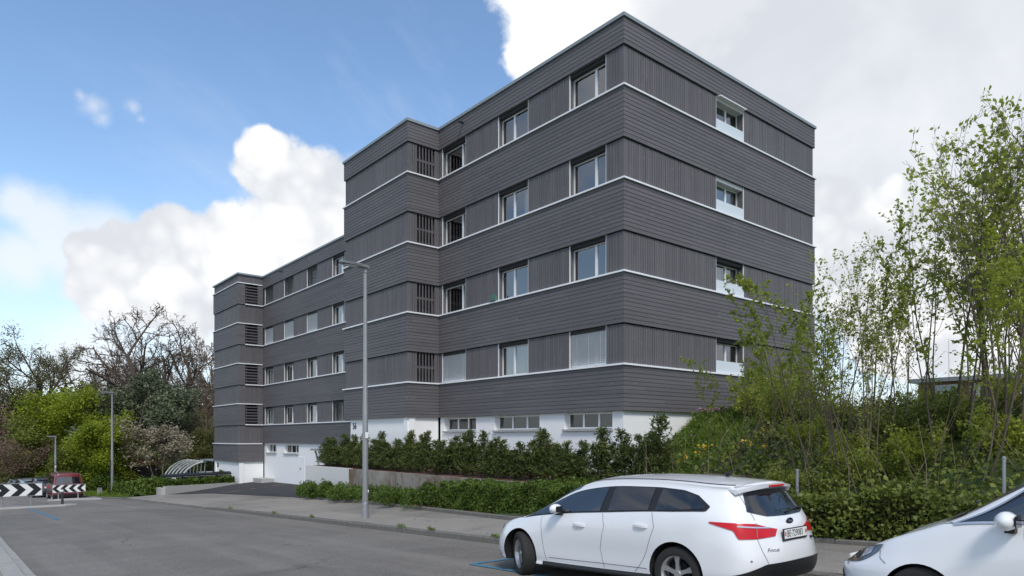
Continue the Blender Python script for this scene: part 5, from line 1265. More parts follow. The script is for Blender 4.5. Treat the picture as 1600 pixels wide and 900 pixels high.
# ================================================================== VEGETATION
M['bark_pale'] = simple('pale_young_bark', (.150, .118, .080), .85, var=.35, vscale=6)
M['bark_grey'] = simple('grey_brown_bark', (.090, .072, .056), .9, var=.4, vscale=4)
M['bark_dark'] = simple('dark_bark', (.085, .064, .048), .9, var=.4, vscale=3)
M['leaf_spring'] = leafmat('spring_leaf', (.24, .27, .036), (.33, .37, .056), (.42, .45, .090), 1.2, .55)
M['leaf_thicket'] = leafmat('thicket_leaf', (.17, .20, .030), (.25, .29, .048), (.34, .37, .078), 1.4, .53)
M['leaf_bright'] = leafmat('bright_leaf', (.170, .215, .016), (.275, .335, .026), (.37, .43, .050), .35, .45)
M['leaf_mid'] = leafmat('mid_leaf', (.105, .130, .022), (.175, .210, .036), (.250, .285, .058), .35, .4)
M['leaf_olive'] = leafmat('olive_leaf', (.085, .090, .026), (.135, .138, .040), (.190, .185, .060), .5, .4)
M['leaf_hedge'] = leafmat('hedge_leaf', (.046, .082, .012), (.092, .150, .022), (.155, .225, .040), 2.2, .30)
M['leaf_ivy'] = leafmat('ivy_leaf', (.070, .085, .016), (.140, .175, .030), (.235, .255, .060), 1.8, .30)
M['leaf_yew'] = leafmat('yew_needles', (.036, .054, .013), (.078, .102, .023), (.150, .172, .046), 2.4, .15)
M['needle'] = leafmat('pine_needles', (.060, .074, .040), (.105, .126, .068), (.155, .180, .100), .35, .15)
M['blossom'] = leafmat('cream_blossom', (.18, .165, .095), (.32, .28, .19), (.48, .42, .33), .8, .25)
M['twig'] = simple('brown_twigs', (.155, .108, .072), .9, var=.4, vscale=2)
M['drytwig'] = simple('dry_stems', (.20, .16, .10), .9, var=.35, vscale=5)
M['grassblade'] = leafmat('grass_blades', (.090, .145, .018), (.150, .225, .030), (.220, .300, .052), .8, .35)
M['yellowflower'] = simple('yellow_petals', (.62, .42, .02), .6, var=.15)
M['pinkflower'] = simple('pink_petals', (.42, .16, .36), .6, var=.2)
M['whiteflower'] = simple('white_petals', (.72, .72, .68), .6, var=.05)

def leaf_quads(C, size, rng, elong=1.7, dirs=None, dirw=0.0, flat=0.0):
    """folded rhombic leaves centred on C (n,3)"""
    C = np.asarray(C, float); n = len(C)
    t = rng.normal(size=(n, 3))
    if dirs is not None: t = t + dirw * np.asarray(dirs)
    t /= np.linalg.norm(t, axis=1)[:, None] + 1e-9
    u = rng.normal(size=(n, 3)); u[:, 2] += flat * 3
    b = np.cross(t, u); b /= np.linalg.norm(b, axis=1)[:, None] + 1e-9
    nn = np.cross(t, b)
    s = size * rng.uniform(.65, 1.3, (n, 1))
    V = np.empty((n, 4, 3)); h = s * elong / 2
    V[:, 0] = C - t * h; V[:, 1] = C + b * s / 2 + nn * s * .12; V[:, 2] = C + t * h; V[:, 3] = C - b * s / 2 + nn * s * .12
    return V.reshape(-1, 3), np.arange(n * 4).reshape(n, 4)
def tubes_np(tubes):
    """list of (pts, radii, sides) -> arrays of quads"""
    V = []; F = []; o = 0
    for pts, rad, n in tubes:
        P_ = np.asarray(pts); d = np.gradient(P_, axis=0); d /= np.linalg.norm(d, axis=1)[:, None] + 1e-9
        a = np.cross(d[0], (0, 0, 1.0)); a = a / np.linalg.norm(a) if np.linalg.norm(a) > 1e-3 else np.array((1.0, 0, 0))
        A = a - d * (d @ a)[:, None]; A /= np.linalg.norm(A, axis=1)[:, None] + 1e-9; B = np.cross(d, A)
        th = 2 * np.pi * np.arange(n) / n
        R_ = np.asarray(rad)[:, None, None]
        ring = P_[:, None, :] + R_ * (np.cos(th)[None, :, None] * A[:, None, :] + np.sin(th)[None, :, None] * B[:, None, :])
        V.append(ring.reshape(-1, 3)); k = len(P_)
        i = np.arange(k - 1)[:, None] * n; j = np.arange(n)[None, :]; j2 = (j + 1) % n
        F.append(np.stack([o + i + j, o + i + j2, o + i + n + j2, o + i + n + j], -1).reshape(-1, 4)); o += k * n
    return np.concatenate(V), np.concatenate(F)
def grow(rng, p, d, L, r_, lev, P, out):
    n = P['seg'][lev]; pts = [np.array(p, float)]; dd = np.array(d, float); dd /= np.linalg.norm(dd)
    for i in range(n):
        dd = dd + rng.normal(0, P['wig'][lev], 3) + np.array((0, 0, P['up'][lev])); dd /= np.linalg.norm(dd)
        pts.append(pts[-1] + dd * L / n)
    rad = np.linspace(r_, max(P['rmin'], r_ * P['taper'][lev]), n + 1)
    out['tubes'].append((pts, rad, P['sides'][lev])); A = np.array(pts)
    if lev >= P['leaf_from']:
        out['tips'] += [(A[i] + (A[i + 1] - A[i]) * rng.random(), A[i + 1] - A[i]) for i in range(n) for _ in range(P.get('tipn', 1))]; out['tips'].append((A[-1], A[-1] - A[-2]))
    if lev < P['lev']:
        for k in range(P['kids'][lev]):
            f = P['f0'][lev] + (1 - P['f0'][lev]) * (k + rng.random()) / P['kids'][lev]
            x = f * n; i = min(int(x), n - 1); q = A[i] + (A[i + 1] - A[i]) * (x - i); t = A[i + 1] - A[i]; t /= np.linalg.norm(t)
            s = np.cross(t, rng.normal(size=3)); s /= np.linalg.norm(s) + 1e-9; an = P['ang'][lev] * rng.uniform(.7, 1.25)
            grow(rng, q, t * math.cos(an) + s * math.sin(an), L * P['ratio'][lev] * rng.uniform(.7, 1.15) * (1.15 - P['short'] * f), max(P['rmin'], rad[i] * P['rr'][lev]), lev + 1, P, out)
def make_tree(name, seed, P, h, leafsize, nleaf, spread, bark, leaf, label, cat='tree', group=None, stems=1, lean=.12, crown='crown', elong=1.7, trunk='trunk', base_r=None, flat=0):
    """prototype at the origin: an Empty with children trunk and crown"""
    rng = np.random.default_rng(seed); out = {'tubes': [], 'tips': []}
    for s_ in range(stems):
        a = rng.uniform(0, 6.28); off = (0 if stems == 1 else rng.uniform(.05, .25 if stems < 5 else .45))
        d = np.array((math.cos(a) * lean * rng.uniform(.3, 1.4), math.sin(a) * lean * rng.uniform(.3, 1.4), 1))
        grow(rng, (math.cos(a) * off, math.sin(a) * off, -.25), d, h * rng.uniform(.72, 1.0) if stems > 1 else h, (base_r or h * .014) * rng.uniform(.8, 1.1), 0, P, out)
    t = thing(name, label, cat, (0, 0, -500), 0, group)
    V, F = tubes_np(out['tubes']); np_mesh(trunk, V, F, bark, t, smooth=True)
    if nleaf and out['tips']:
        tp = np.array([p for p, _ in out['tips']]); td = np.array([q / (np.linalg.norm(q) + 1e-9) for _, q in out['tips']])
        per = max(1, int(round(nleaf / len(tp)))); idx = np.repeat(np.arange(len(tp)), per)
        if len(idx) > nleaf: idx = rng.choice(idx, nleaf, replace=False)
        C = tp[idx] + rng.normal(0, spread, (len(idx), 3))
        V, F = leaf_quads(C, leafsize, rng, elong, td[idx], .6, flat); np_mesh(crown, V, F, leaf, t)
    return t
def place(src, x, y, z, rz, s, label=None, group=None, first=[None]):
    if src.location.z < -400:
        src.location = (x, y, z); src.rotation_euler = (0, 0, rz); src.scale = (s, s, s) if isinstance(s, (int, float)) else s
        if label: src['label'] = label
        if group: src['group'] = group
        return src
    return copy_tree(src, (x, y, z), rz, s, label, group)
def at(u, Y): d = (u - 800) / 1067; return (FWD.x + d * RGT.x) * Y, (FWD.y + d * RGT.y) * Y
def zat(v, Y): return 1.62 + (684 - v) / 1067 * Y

# ---- thicket of young trees on the embankment --------------------------------
PY = dict(lev=3, seg=[9, 6, 4, 3], wig=[.05, .10, .14, .18], up=[.05, .07, .05, .03], taper=[.22, .35, .5, .6], sides=[6, 4, 3, 3], kids=[9, 5, 3], f0=[.30, .25, .2], ang=[.62, .7, .8], ratio=[.40, .5, .55], short=.55, rr=[.50, .6, .7], rmin=.0035, leaf_from=2, tipn=1)
PS = dict(PY, kids=[7, 4, 3], f0=[.45, .25, .2], ang=[.50, .65, .8], ratio=[.34, .5, .5])
tl = 'slender young tree with sparse spring leaves in the thicket beside the grey house'
TG = 'young trees of the thicket on the embankment'
protos = [make_tree('young_tree', 10 + i, PY if i < 3 else PS, (7.2, 6.6, 7.6, 6.2, 7.0, 6.8)[i], .068, (980, 900, 1080, 760, 860, 1300)[i], .032, M['bark_grey'] if i % 2 else M['bark_pale'], (M['leaf_spring'], M['leaf_thicket'])[i % 2], tl, group=TG, stems=(3, 4, 3, 2, 3, 1)[i], lean=.16, base_r=(.034, .03, .036, .028, .032, .04)[i]) for i in range(6)]
rr = random.Random(5)
def top_of(t): return max(v.co.z for ch in t.children for v in ch.data.vertices)
# (u, distance, top v): stems that carry the outline first, then fillers
tl_ = [(1585, 12.0, 165), (1545, 12.6, 178), (1530, 15.5, 190), (1490, 13.5, 255), (1462, 14.6, 262), (1600, 14.5, 150), (1640, 11.5, 120), (1405, 14.0, 350), (1370, 15.2, 372), (1340, 14.0, 395), (1300, 15.0, 375), (1560, 19.0, 230), (1360, 12.6, 430), (1475, 12.0, 370), (1660, 16.0, 200), (1700, 13.0, 150), (1315, 13.0, 455), (1275, 14.2, 480), (1250, 15.6, 470)]
for i, (u, Y, v) in enumerate(tl_):
    x, y = at(u, Y); z = hill(x, y) - .05; pr = protos[i % 5]
    h = zat(v, Y) - z; h0 = top_of(pr)
    lab = {0: 'tallest slender young tree at the right edge, its top bare against the cloud', 8: None}.get(i)
    s = h / h0; place(pr, x, y, z, rr.uniform(0, 6.28), (s * rr.uniform(.9, 1.05) if s < 1.15 else 1.1, s * rr.uniform(.9, 1.05) if s < 1.15 else 1.1, s), lab or tl)
# leaning saplings in front of the gable
sl = protos[5]
SG = 'thin leaning saplings in front of the gable'
for i, (u, Y, v, lean, lb) in enumerate(((1132, 15.4, 545, -.20, 'thin pale sapling leaning left in front of the gable, leaves only at the top'), (1245, 13.2, 420, -.26, 'long pale sapling leaning left from behind the bare fence post'), (1280, 12.8, 400, -.24, 'bare-stemmed sapling leaning left just right of the bare fence post'), (1210, 16.5, 500, -.10, 'upright thin sapling at the side of the garden steps'), (1340, 12.2, 430, -.28, 'thin sapling leaning across the darker stems at the left of the thicket'), (1165, 17.0, 560, .02, 'short upright sapling between the stone steps and the gable window'))):
    x, y = at(u, Y); z = hill(x, y) - .05; h = zat(v, Y) - z
    o = place(sl, x, y, z, rr.uniform(0, 6.28), h / top_of(sl), lb, SG)
    ax_ = Vector((RGT.y, -RGT.x, 0)) * -1; o.rotation_mode = 'QUATERNION'
    from mathutils import Quaternion
    o.rotation_quaternion = Quaternion(Vector((FWD.x, FWD.y, 0)), lean) @ Quaternion((0, 0, 1), rr.uniform(0, 6.28))
# forked tree near the right post
PF = dict(PY, kids=[8, 5, 3], f0=[.35, .25, .2], ratio=[.42, .5, .5])
ft = make_tree('forked_tree', 77, PF, 6.8, .06, 3800, .05, M['bark_pale'], M['leaf_spring'], 'small pale-barked tree forking low down just beside the right-hand bare post', stems=2, lean=.34, base_r=.036)
x, y = at(1526, 11.4); place(ft, x, y, hill(x, y) - .05, .6, (.6, .6, .58))
# shrubs filling the foot of the thicket
PB = dict(lev=2, seg=[5, 4, 3], wig=[.14, .18, .2], up=[.05, .04, .02], taper=[.4, .5, .6], sides=[4, 3, 3], kids=[7, 5], f0=[.15, .1], ang=[.6, .75], ratio=[.55, .55], short=.4, rr=[.6, .7], rmin=.003, leaf_from=1, tipn=2)
UG = 'leafy bushes on the embankment under the young trees'
ub = [make_tree('bush', 200 + i, PB, 1.5, .065, 2400, .07, M['bark_grey'], (M['leaf_thicket'], M['leaf_ivy'], M['leaf_spring'])[i], 'leafy wild bush under the young trees of the embankment', 'bush', UG, stems=7, lean=.55, base_r=.012, trunk='stems', crown='leaves') for i in range(3)]
for i, (u, Y, s) in enumerate(((1225, 13.0, .38), (1290, 12.4, .40), (1330, 13.6, .5), (1365, 12.5, .5), (1400, 14.0, .6), (1440, 12.6, .55), (1475, 14.4, .55), (1515, 13.2, .6), (1560, 12.0, .6), (1600, 13.4, .65), (1650, 12.2, .7), (1310, 16.2, .45), (1430, 16.5, .42), (1550, 16.0, .4), (1265, 15.4, .45), (1235, 17.5, .9), (1200, 13.4, .35), (1185, 21.0, .8), (1215, 22.0, 1.1))):
    x, y = at(u, Y); place(ub[i % 3], x, y, hill(x, y) - .03, rr.uniform(0, 6.28), s)
# undergrowth sheet of leaves, dry stems and grass on the slope
rng = np.random.default_rng(8)
def scatter(n, fr0, fr1, fa0, fa1, keep):
    r_ = rng.uniform(fr0, fr1, n); a_ = rng.uniform(fa0, fa1, n); m = np.array([keep(x, y) for x, y in zip(r_, a_)]); r_, a_ = r_[m], a_[m]
    return np.stack([r_, a_, np.array([hill(x, y) for x, y in zip(r_, a_)])], 1)
def grassy(x, y): return (y > 9.0 + (x - 11) * .12 and x > 12.9) or (x > 20 and y > 10)
C = scatter(46000, 10.95, 23, -3, 11.5, lambda x, y: not grassy(x, y) and x > r_in(y) + .2)
C[:, 2] += np.abs(rng.normal(0, .14, len(C))) + .02 + .10 * (np.sin(C[:, 0] * 3.1 + C[:, 1]) * np.sin(C[:, 1] * 2.3 - C[:, 0]) > .2)
V, F = leaf_quads(C, .072, rng, 1.3, flat=.5); stuff(np_mesh('undergrowth', V, F, M['leaf_ivy']))
ds = []
for k in range(420):
    x, y = rng.uniform(11.1, 20), rng.uniform(-2, 10.5)
    if x < r_in(y) + .3: continue
    z = hill(x, y); L_ = rng.uniform(.5, 1.7); d = np.array((rng.normal(0, .35), rng.normal(0, .35), 1)); d /= np.linalg.norm(d)
    p = np.array((x, y, z - .05)); ds.append(([p, p + d * L_ * .5 + rng.normal(0, .04, 3), p + d * L_ + rng.normal(0, .10, 3)], np.array((.007, .006, .003)), 3))
V, F = tubes_np(ds); stuff(np_mesh('dry_undergrowth', V, F, M['drytwig']))
C = scatter(60000, 12.9, 27, 8.5, 13.64, grassy)
C = np.concatenate([C, scatter(9000, 20, 34, 4, 13.6, grassy)])
t = rng.normal(0, .35, (len(C), 3)); t[:, 2] = 1; L_ = rng.uniform(.08, .26, (len(C), 1)); w = rng.normal(size=(len(C), 3)); w[:, 2] = 0; w /= np.linalg.norm(w, axis=1)[:, None]; wd = .010
V = np.empty((len(C), 3, 3)); V[:, 0] = C - w * wd; V[:, 1] = C + w * wd; V[:, 2] = C + t * L_
stuff(np_mesh('grass', V.reshape(-1, 3), np.arange(len(C) * 3).reshape(-1, 3), M['grassblade'], nv=3))
C = scatter(9000, 13.0, 24, 8.6, 13.5, grassy); C[:, 2] += rng.uniform(.02, .28, len(C)); V, F = leaf_quads(C, .07, rng, 1.5); stuff(np_mesh('ground_cover', V, F, M['leaf_hedge']))
# a few flowering plants
def flowers(u, Y, lab, mat, n, h, spread, name='flowering_plant', fs=.05):
    x, y = at(u, Y); z = hill(x, y); t_ = thing(name, lab, 'flower', (x, y, z)); st_ = []; C = []; D = []
    for k in range(n):
        b_ = rng.normal(0, spread, 2); hh = h * rng.uniform(.6, 1.1); e = (b_[0] * 1.4, b_[1] * 1.4, hh); st_.append(([(b_[0] * .3, b_[1] * .3, -.03), (b_[0], b_[1], hh * .6), e], np.array((.005, .004, .003)), 3)); C += [e + rng.normal(0, .018, 3) for _ in range(6)]
    V, F = tubes_np(st_); np_mesh('stems', V, F, M['leaf_hedge'], t_)
    V, F = leaf_quads(np.array(C), fs, rng, 1.1, flat=.6); np_mesh('blossoms', V, F, mat, t_)
    L = np.array([(rng.normal(0, spread * 1.3), rng.normal(0, spread * 1.3), abs(rng.normal(.0, h * .35))) for _ in range(160)]); V, F = leaf_quads(L, .06, rng, 2.0); np_mesh('leaves', V, F, M['leaf_hedge'], t_)
flowers(1064, 17.5, 'yellow flowers lowest on the grassy bank beside the last yew', M['yellowflower'], 9, .42, .12)
flowers(1078, 18.2, 'yellow flowers in a loose clump between the last yew and the leaning sapling', M['yellowflower'], 8, .40, .16)
flowers(1110, 18.6, 'dense clump of yellow flowers beside the stem of the leaning sapling', M['yellowflower'], 16, .40, .13)
flowers(1176, 15.0, 'small yellow flowers on tall stems near the foot of the garden steps', M['yellowflower'], 7, .85, .10)
flowers(1100, 17.0, 'few pale yellow flowers low in the grass below the dense yellow clump', M['yellowflower'], 4, .30, .14, fs=.03)
flowers(1115, 22.4, 'pink cushion of flowers at the foot of the gable cladding', M['pinkflower'], 40, .24, .22, fs=.06)
flowers(1068, 21.2, 'pale violet flowers against the white base wall', M['pinkflower'], 10, .35, .2, fs=.04)
flowers(1240, 18.5, 'few small white flowers beside the handrail', M['whiteflower'], 8, .3, .3, fs=.05)

# ---- ivy hedge behind the cars -------------------------------------------------
def hedge(name, label, cat, path, w, hf, leaf, n, size, seed, core, rag=.06, zf=None, elong=1.5, wf=None, n_twig=0):
    """hedge along a plan path: dark twig core, leaves over and in its skin"""
    rng = np.random.default_rng(seed); P_ = np.array(path, float); sg = np.linalg.norm(np.diff(P_, axis=0), axis=1); cum = np.concatenate([[0], np.cumsum(sg)]); L_ = cum[-1]
    o0 = Vector((*path[len(path) // 2], zf(*path[len(path) // 2])))
    def frame(s):
        i = np.clip(np.searchsorted(cum, s, 'right') - 1, 0, len(sg) - 1); f = (s - cum[i]) / sg[i]; p = P_[i] + (P_[i + 1] - P_[i]) * f[:, None]; d = (P_[i + 1] - P_[i]) / sg[i][:, None]; return p, np.stack([d[:, 1], -d[:, 0]], 1)
    s = rng.uniform(0, L_, n); p, nn = frame(s); H = np.array([hf(x) for x in s]); W_ = np.array([(wf(x) if wf else w) for x in s])
    H = H + .05 * np.sin(s * 4.1) + .04 * np.sin(s * 9.7 + 1); k = rng.random(n); face = rng.choice(4, n, p=[.40, .22, .26, .12]); dp = np.abs(rng.normal(0, rag, n))
    o = np.where(face == 0, -W_ / 2 + dp, np.where(face == 1, W_ / 2 - dp, rng.uniform(-.5, .5, n) * W_)); z = np.where(face == 2, H - dp, k * H)
    o += np.where(face < 2, .05 * np.sin(s * 5.3 + z * 6), 0); z = z + np.where(face == 2, rng.normal(0, rag * .5, n), 0)
    ends = face == 3; s2 = np.where(rng.random(n) < .5, dp, L_ - dp); pe, ne = frame(np.clip(s2, 0, L_ - 1e-4)); p[ends] = pe[ends]; nn[ends] = ne[ends]
    C = np.concatenate([p + nn * o[:, None], np.array([zf(a, b) for a, b in p])[:, None] + z[:, None]], 1) - np.array(o0)
    V, F = leaf_quads(C, size, rng, elong); t_ = thing(name, label, cat, o0); np_mesh('leaves', V, F, leaf, t_)
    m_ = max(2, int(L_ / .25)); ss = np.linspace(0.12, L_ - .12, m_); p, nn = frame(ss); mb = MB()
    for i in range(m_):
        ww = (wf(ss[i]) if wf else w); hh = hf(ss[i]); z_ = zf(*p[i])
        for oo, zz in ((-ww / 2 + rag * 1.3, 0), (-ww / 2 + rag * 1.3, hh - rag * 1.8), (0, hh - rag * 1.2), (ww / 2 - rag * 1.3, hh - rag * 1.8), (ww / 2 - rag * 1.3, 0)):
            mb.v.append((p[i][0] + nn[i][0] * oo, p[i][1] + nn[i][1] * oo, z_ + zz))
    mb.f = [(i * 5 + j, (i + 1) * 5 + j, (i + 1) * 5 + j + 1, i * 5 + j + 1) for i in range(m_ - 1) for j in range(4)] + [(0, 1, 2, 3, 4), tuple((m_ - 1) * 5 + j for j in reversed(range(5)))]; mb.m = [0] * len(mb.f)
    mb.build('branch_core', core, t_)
    if n_twig:
        tw = []
        for k_ in range(n_twig):
            s_ = np.array([rng.uniform(.1, L_ - .1)]); q, n_ = frame(s_); z_ = zf(*q[0]); b_ = np.array((*(q[0] + n_[0] * rng.uniform(-.5, .4) * w), z_ + hf(s_[0]) * rng.uniform(.2, .9))) - np.array(o0)
            d = np.array((*(-n_[0] * rng.uniform(.1, .8)), rng.uniform(.1, 1))); d /= np.linalg.norm(d); l_ = rng.uniform(.2, .5); tw.append(([b_, b_ + d * l_ * .6, b_ + d * l_ + rng.normal(0, .04, 3)], np.array((.005, .004, .002)), 3))
        V, F = tubes_np(tw); np_mesh('twigs', V, F, M['drytwig'], t_)
    return t_
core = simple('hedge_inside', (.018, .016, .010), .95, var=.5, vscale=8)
hedge('ivy_hedge', 'rough low ivy hedge with dry twigs along the pavement behind the white cars', 'hedge', [(11.25, -4), (11.2, 1), (11.12, 5), (11.05, 8.6)], .8, lambda s: .62 + .08 * math.sin(s * 1.7) + .05 * math.sin(s * 3.9), M['leaf_ivy'], 30000, .058, 21, core, .10, zf=lambda x, y: z_walk(r_in(y), y) + .08, n_twig=260)
hedge('clipped_hedge', 'clipped bright green privet hedge in front of the stained retaining wall', 'hedge', [(11.35, 9.2), (11.45, 13), (11.95, 17.2)], 1.0, lambda s: .76 + .04 * math.sin(s * 2.3), M['leaf_hedge'], 42000, .040, 22, core, .07, zf=lambda x, y: z_walk(r_in(y), y) + .06)
hedge('low_hedge', 'low dark hedge on top of the pale wall left of the driveway', 'hedge', [(10.75, 46.8), (13, 47.9), (15.2, 49.0)], .9, lambda s: .85, M['leaf_hedge'], 7000, .11, 23, core, .10, zf=lambda x, y: -1.95)
hedge('low_hedge', 'low rounded hedge along the pavement at the bend behind the far street lamp', 'hedge', [(10.2, 47.3), (9.9, 51), (9.6, 56.5)], 1.3, lambda s: .95 - .035 * s, M['leaf_hedge'], 9000, .11, 24, core, .12, zf=lambda x, y: z_ground(x, y) + .05)
# loose bushes at the driveway end of the bed
BG = 'loose low bushes in the bed in front of the retaining wall'
def blob_bush(seed, h, w, n, size):
    rng = np.random.default_rng(seed); lumps = [(rng.normal(0, .33, 2) * w, h * rng.uniform(.25, .62), rng.uniform(.24, .40)) for _ in range(11)]; C = []
    for (c_, z_, r_) in lumps:
        q = rng.normal(size=(n // 11, 3)); q /= np.linalg.norm(q, axis=1)[:, None]; q *= (r_ * rng.uniform(.55, 1.08, (n // 11, 1)) ** .6); C.append(np.array((c_[0], c_[1], z_)) + q * np.array((1, 1, .95)))
    C = np.concatenate(C); C = C[C[:, 2] > .02]; sp = []
    for k in range(38):
        c_, z_, r_ = lumps[rng.integers(11)]; p = np.array((c_[0] * .4, c_[1] * .4, -.05)); q = np.array((c_[0] + rng.normal(0, .16), c_[1] + rng.normal(0, .16), z_ + r_ + rng.uniform(-.08, .07))); sp.append(([p, (p + q) / 2 + rng.normal(0, .03, 3), q], np.array((.007, .005, .002)), 3)); C = np.concatenate([C, q + rng.normal(0, .035, (14, 3)) - np.outer(rng.random(14), (q - p) * .2)])
    t_ = thing('low_bush', 'x', 'bush', (0, 0, -500), 0, BG); V, F = tubes_np(sp); np_mesh('stems', V, F, M['bark_grey'], t_); V, F = leaf_quads(C, size, rng, 2.1); np_mesh('leaves', V, F, M['leaf_hedge'], t_); return t_
bb = [blob_bush(300 + i, .54, .95, 4600, .040) for i in range(3)]
bl = [(12.55, 30.0, .95, 'outermost loose bush of the bed, at the driveway corner'), (12.3, 28.6, 1.0, 'loose bush next to the one at the driveway corner'), (12.25, 27.1, .95, 'loose bush under the white stretch of the retaining wall'), (12.2, 25.7, 1.05, 'loose bush where the white wall meets the stained wall'), (12.1, 24.3, 1.0, 'loose bush left of the tall street lamp against the stained wall'), (12.0, 22.9, .95, 'loose bush right behind the tall street lamp pole'), (11.95, 21.4, .9, 'small loose bush just right of the tall street lamp pole'), (11.85, 20.0, 1.0, 'loose bush between the small one and the clipped hedge'), (11.75, 18.6, 1.15, 'tallest loose bush, touching the end of the clipped hedge'), (12.6, 20.6, .8, 'low bush tucked close to the stained wall'), (12.75, 29.2, .75, 'low bush tucked close to the white wall')]
for i, (x, y, s, lb) in enumerate(bl): place(bb[i % 3], x + .16, y, z_walk(r_in(y), y) + .06, rr.choice((0, 3.14)) + rr.uniform(-.4, .4), (s * .74, s * 1.2, s * (1.05 if y > 26 else .92)), lb)

# ---- row of yews -----------------------------------------------------------------
def yew(seed, h):
    """young yew: leader, rising side shoots in tiers, needle sprays along each"""
    rng = np.random.default_rng(seed); tubes = []; C = []; D = []
    for s_ in range(4):
        ox, oy = rng.normal(0, .13, 2); hh = h * (1.08 if s_ == 0 else rng.uniform(.55, .85)); tubes.append(([(ox * .3, oy * .3, -.1), (ox, oy, hh * .5), (ox * 1.3 + rng.normal(0, .02), oy * 1.3, hh)], np.array((.016, .010, .003)), 4))
        n = int(54 * hh / h)
        for k in range(n):
            z = hh * (.04 + .95 * (k + rng.random()) / n); f = z / hh; L_ = (.44 * (1 - f) ** .65 + .05) * rng.uniform(.7, 1.2); a = rng.uniform(0, 6.28); up = .35 + .75 * f
            d = np.array((math.cos(a), math.sin(a), up)); d /= np.linalg.norm(d); p = np.array((ox * (.3 + f), oy * (.3 + f), z)); q = p + d * L_ + np.array((0, 0, .06 * L_)); tubes.append(([p, (p + q) / 2 + rng.normal(0, .01, 3), q], np.array((.005, .004, .002)), 3))
            for j in range(5):
                t_ = .25 + .8 * j / 4; c_ = p + (q - p) * t_; sd_ = rng.normal(0, .6, 3); dd = d + sd_; dd /= np.linalg.norm(dd)
                for e in range(5): C.append(c_ + dd * rng.uniform(.0, .12) + rng.normal(0, .018, 3)); D.append(dd)
        for e in range(34): C.append(np.array((ox * 1.3, oy * 1.3, hh * (.76 + .28 * rng.random()))) + rng.normal(0, .014, 3)); D.append((0, 0, 1.6))
    V1, F1 = tubes_np(tubes); V, F = leaf_quads(np.array(C), .026, rng, 4.2, np.array(D), 1.8); return (V1, F1), (V, F)
ord_ = ['first', 'second', 'third', 'fourth', 'fifth', 'sixth', 'seventh', 'eighth', 'ninth', 'tenth', 'eleventh', 'twelfth', 'thirteenth', 'fourteenth', 'fifteenth', 'sixteenth', 'seventeenth', 'eighteenth', 'nineteenth', 'twentieth']
ym = []
for i in range(5):
    (V1, F1), (V, F) = yew(500 + i, 1.42)
    t_ = thing('yew_shrub', 'x', 'shrub', (0, 0, -500), 0, 'yew shrubs in a row on top of the retaining wall'); np_mesh('stems', V1, F1, M['bark_dark'], t_); np_mesh('foliage', V, F, M['leaf_yew'], t_); ym.append(t_)
ys_ = []; a = 30.35
while a > 13.2: ys_.append(a); a -= .56 * rr.uniform(.85, 1.15)
N_ = len(ys_)
for i, a in enumerate(ys_):
    if i < N_ / 2: lb = f'yew shrub in the row above the retaining wall, {ord_[i]} from the driveway end' 
    else: lb = f'yew shrub in the row above the retaining wall, {ord_[N_ - 1 - i]} from the house corner end'
    place(ym[i % 5], 13.68 + rr.uniform(-.08, .08), a, .31, rr.uniform(0, 6.28), (.92, .95, rr.uniform(.66, .98)), lb)
    if i % 2 == 0: pass
for (x, y, s, lb) in ((13.6, 12.65, 1.0, 'yew standing slightly apart right of the house corner'), (13.75, 11.9, .92, 'sparse low yew between the house corner and the last pointed yew'), (13.55, 11.2, .78, 'small yew at the foot of the last pointed yew'), (13.5, 10.55, 1.02, 'last pointed yew at the right end, alone against the white wall')):
    place(ym[rr.randrange(5)], x, y, max(.30, hill(x, y)), rr.uniform(0, 6.28), (s, s, s), lb)
place(ym[2], 15.0, 50.3, -1.95, 1.0, (.9, .9, .8), 'small dark yew at the white corner beside the waste containers', 'single yew')

# weeds in the joints of the kerbs
C = []
for (x, y) in ((8.36, 12.9), (8.35, 14.2), (8.36, 22.4), (8.36, 26.9), (8.36, 10.6), (8.37, 19.4), (10.72, 12.2), (11.5, 20.3), (11.9, 23.6), (10.75, 9.4)):
    C += [(x + rng.normal(0, .02), y + rng.normal(0, .09), z_walk(x, y) + .02 + abs(rng.normal(0, .03))) for _ in range(60)]
V, F = leaf_quads(np.array(C), .022, rng, 2.6); stuff(np_mesh('weeds', V, F, M['grassblade']))
# ---- trees beyond the bend -----------------------------------------------------
PBARE = dict(lev=4, seg=[7, 6, 5, 4, 3], wig=[.07, .12, .16, .2, .22], up=[.03, .05, .06, .05, .03], taper=[.35, .4, .5, .5, .6], sides=[7, 5, 4, 3, 3], kids=[9, 6, 5, 5], f0=[.28, .25, .2, .2], ang=[.75, .75, .8, .85], ratio=[.62, .55, .52, .5], short=.55, rr=[.62, .6, .65, .7], rmin=.012, leaf_from=4, tipn=1)
PFINE = dict(PBARE, kids=[10, 6, 5, 3], ang=[.5, .55, .6, .7], up=[.02, .10, .09, .06, .03], rmin=.009)
PLEAF = dict(lev=3, seg=[6, 5, 4, 3], wig=[.08, .14, .18, .2], up=[.02, .04, .04, .02], taper=[.35, .45, .5, .6], sides=[7, 4, 3, 3], kids=[12, 7, 5], f0=[.10, .2, .15], ang=[1.0, .8, .85], ratio=[.52, .55, .55], short=.55, rr=[.5, .6, .7], rmin=.010, leaf_from=2, tipn=2)
FG = 'trees of the wood beyond the bend'
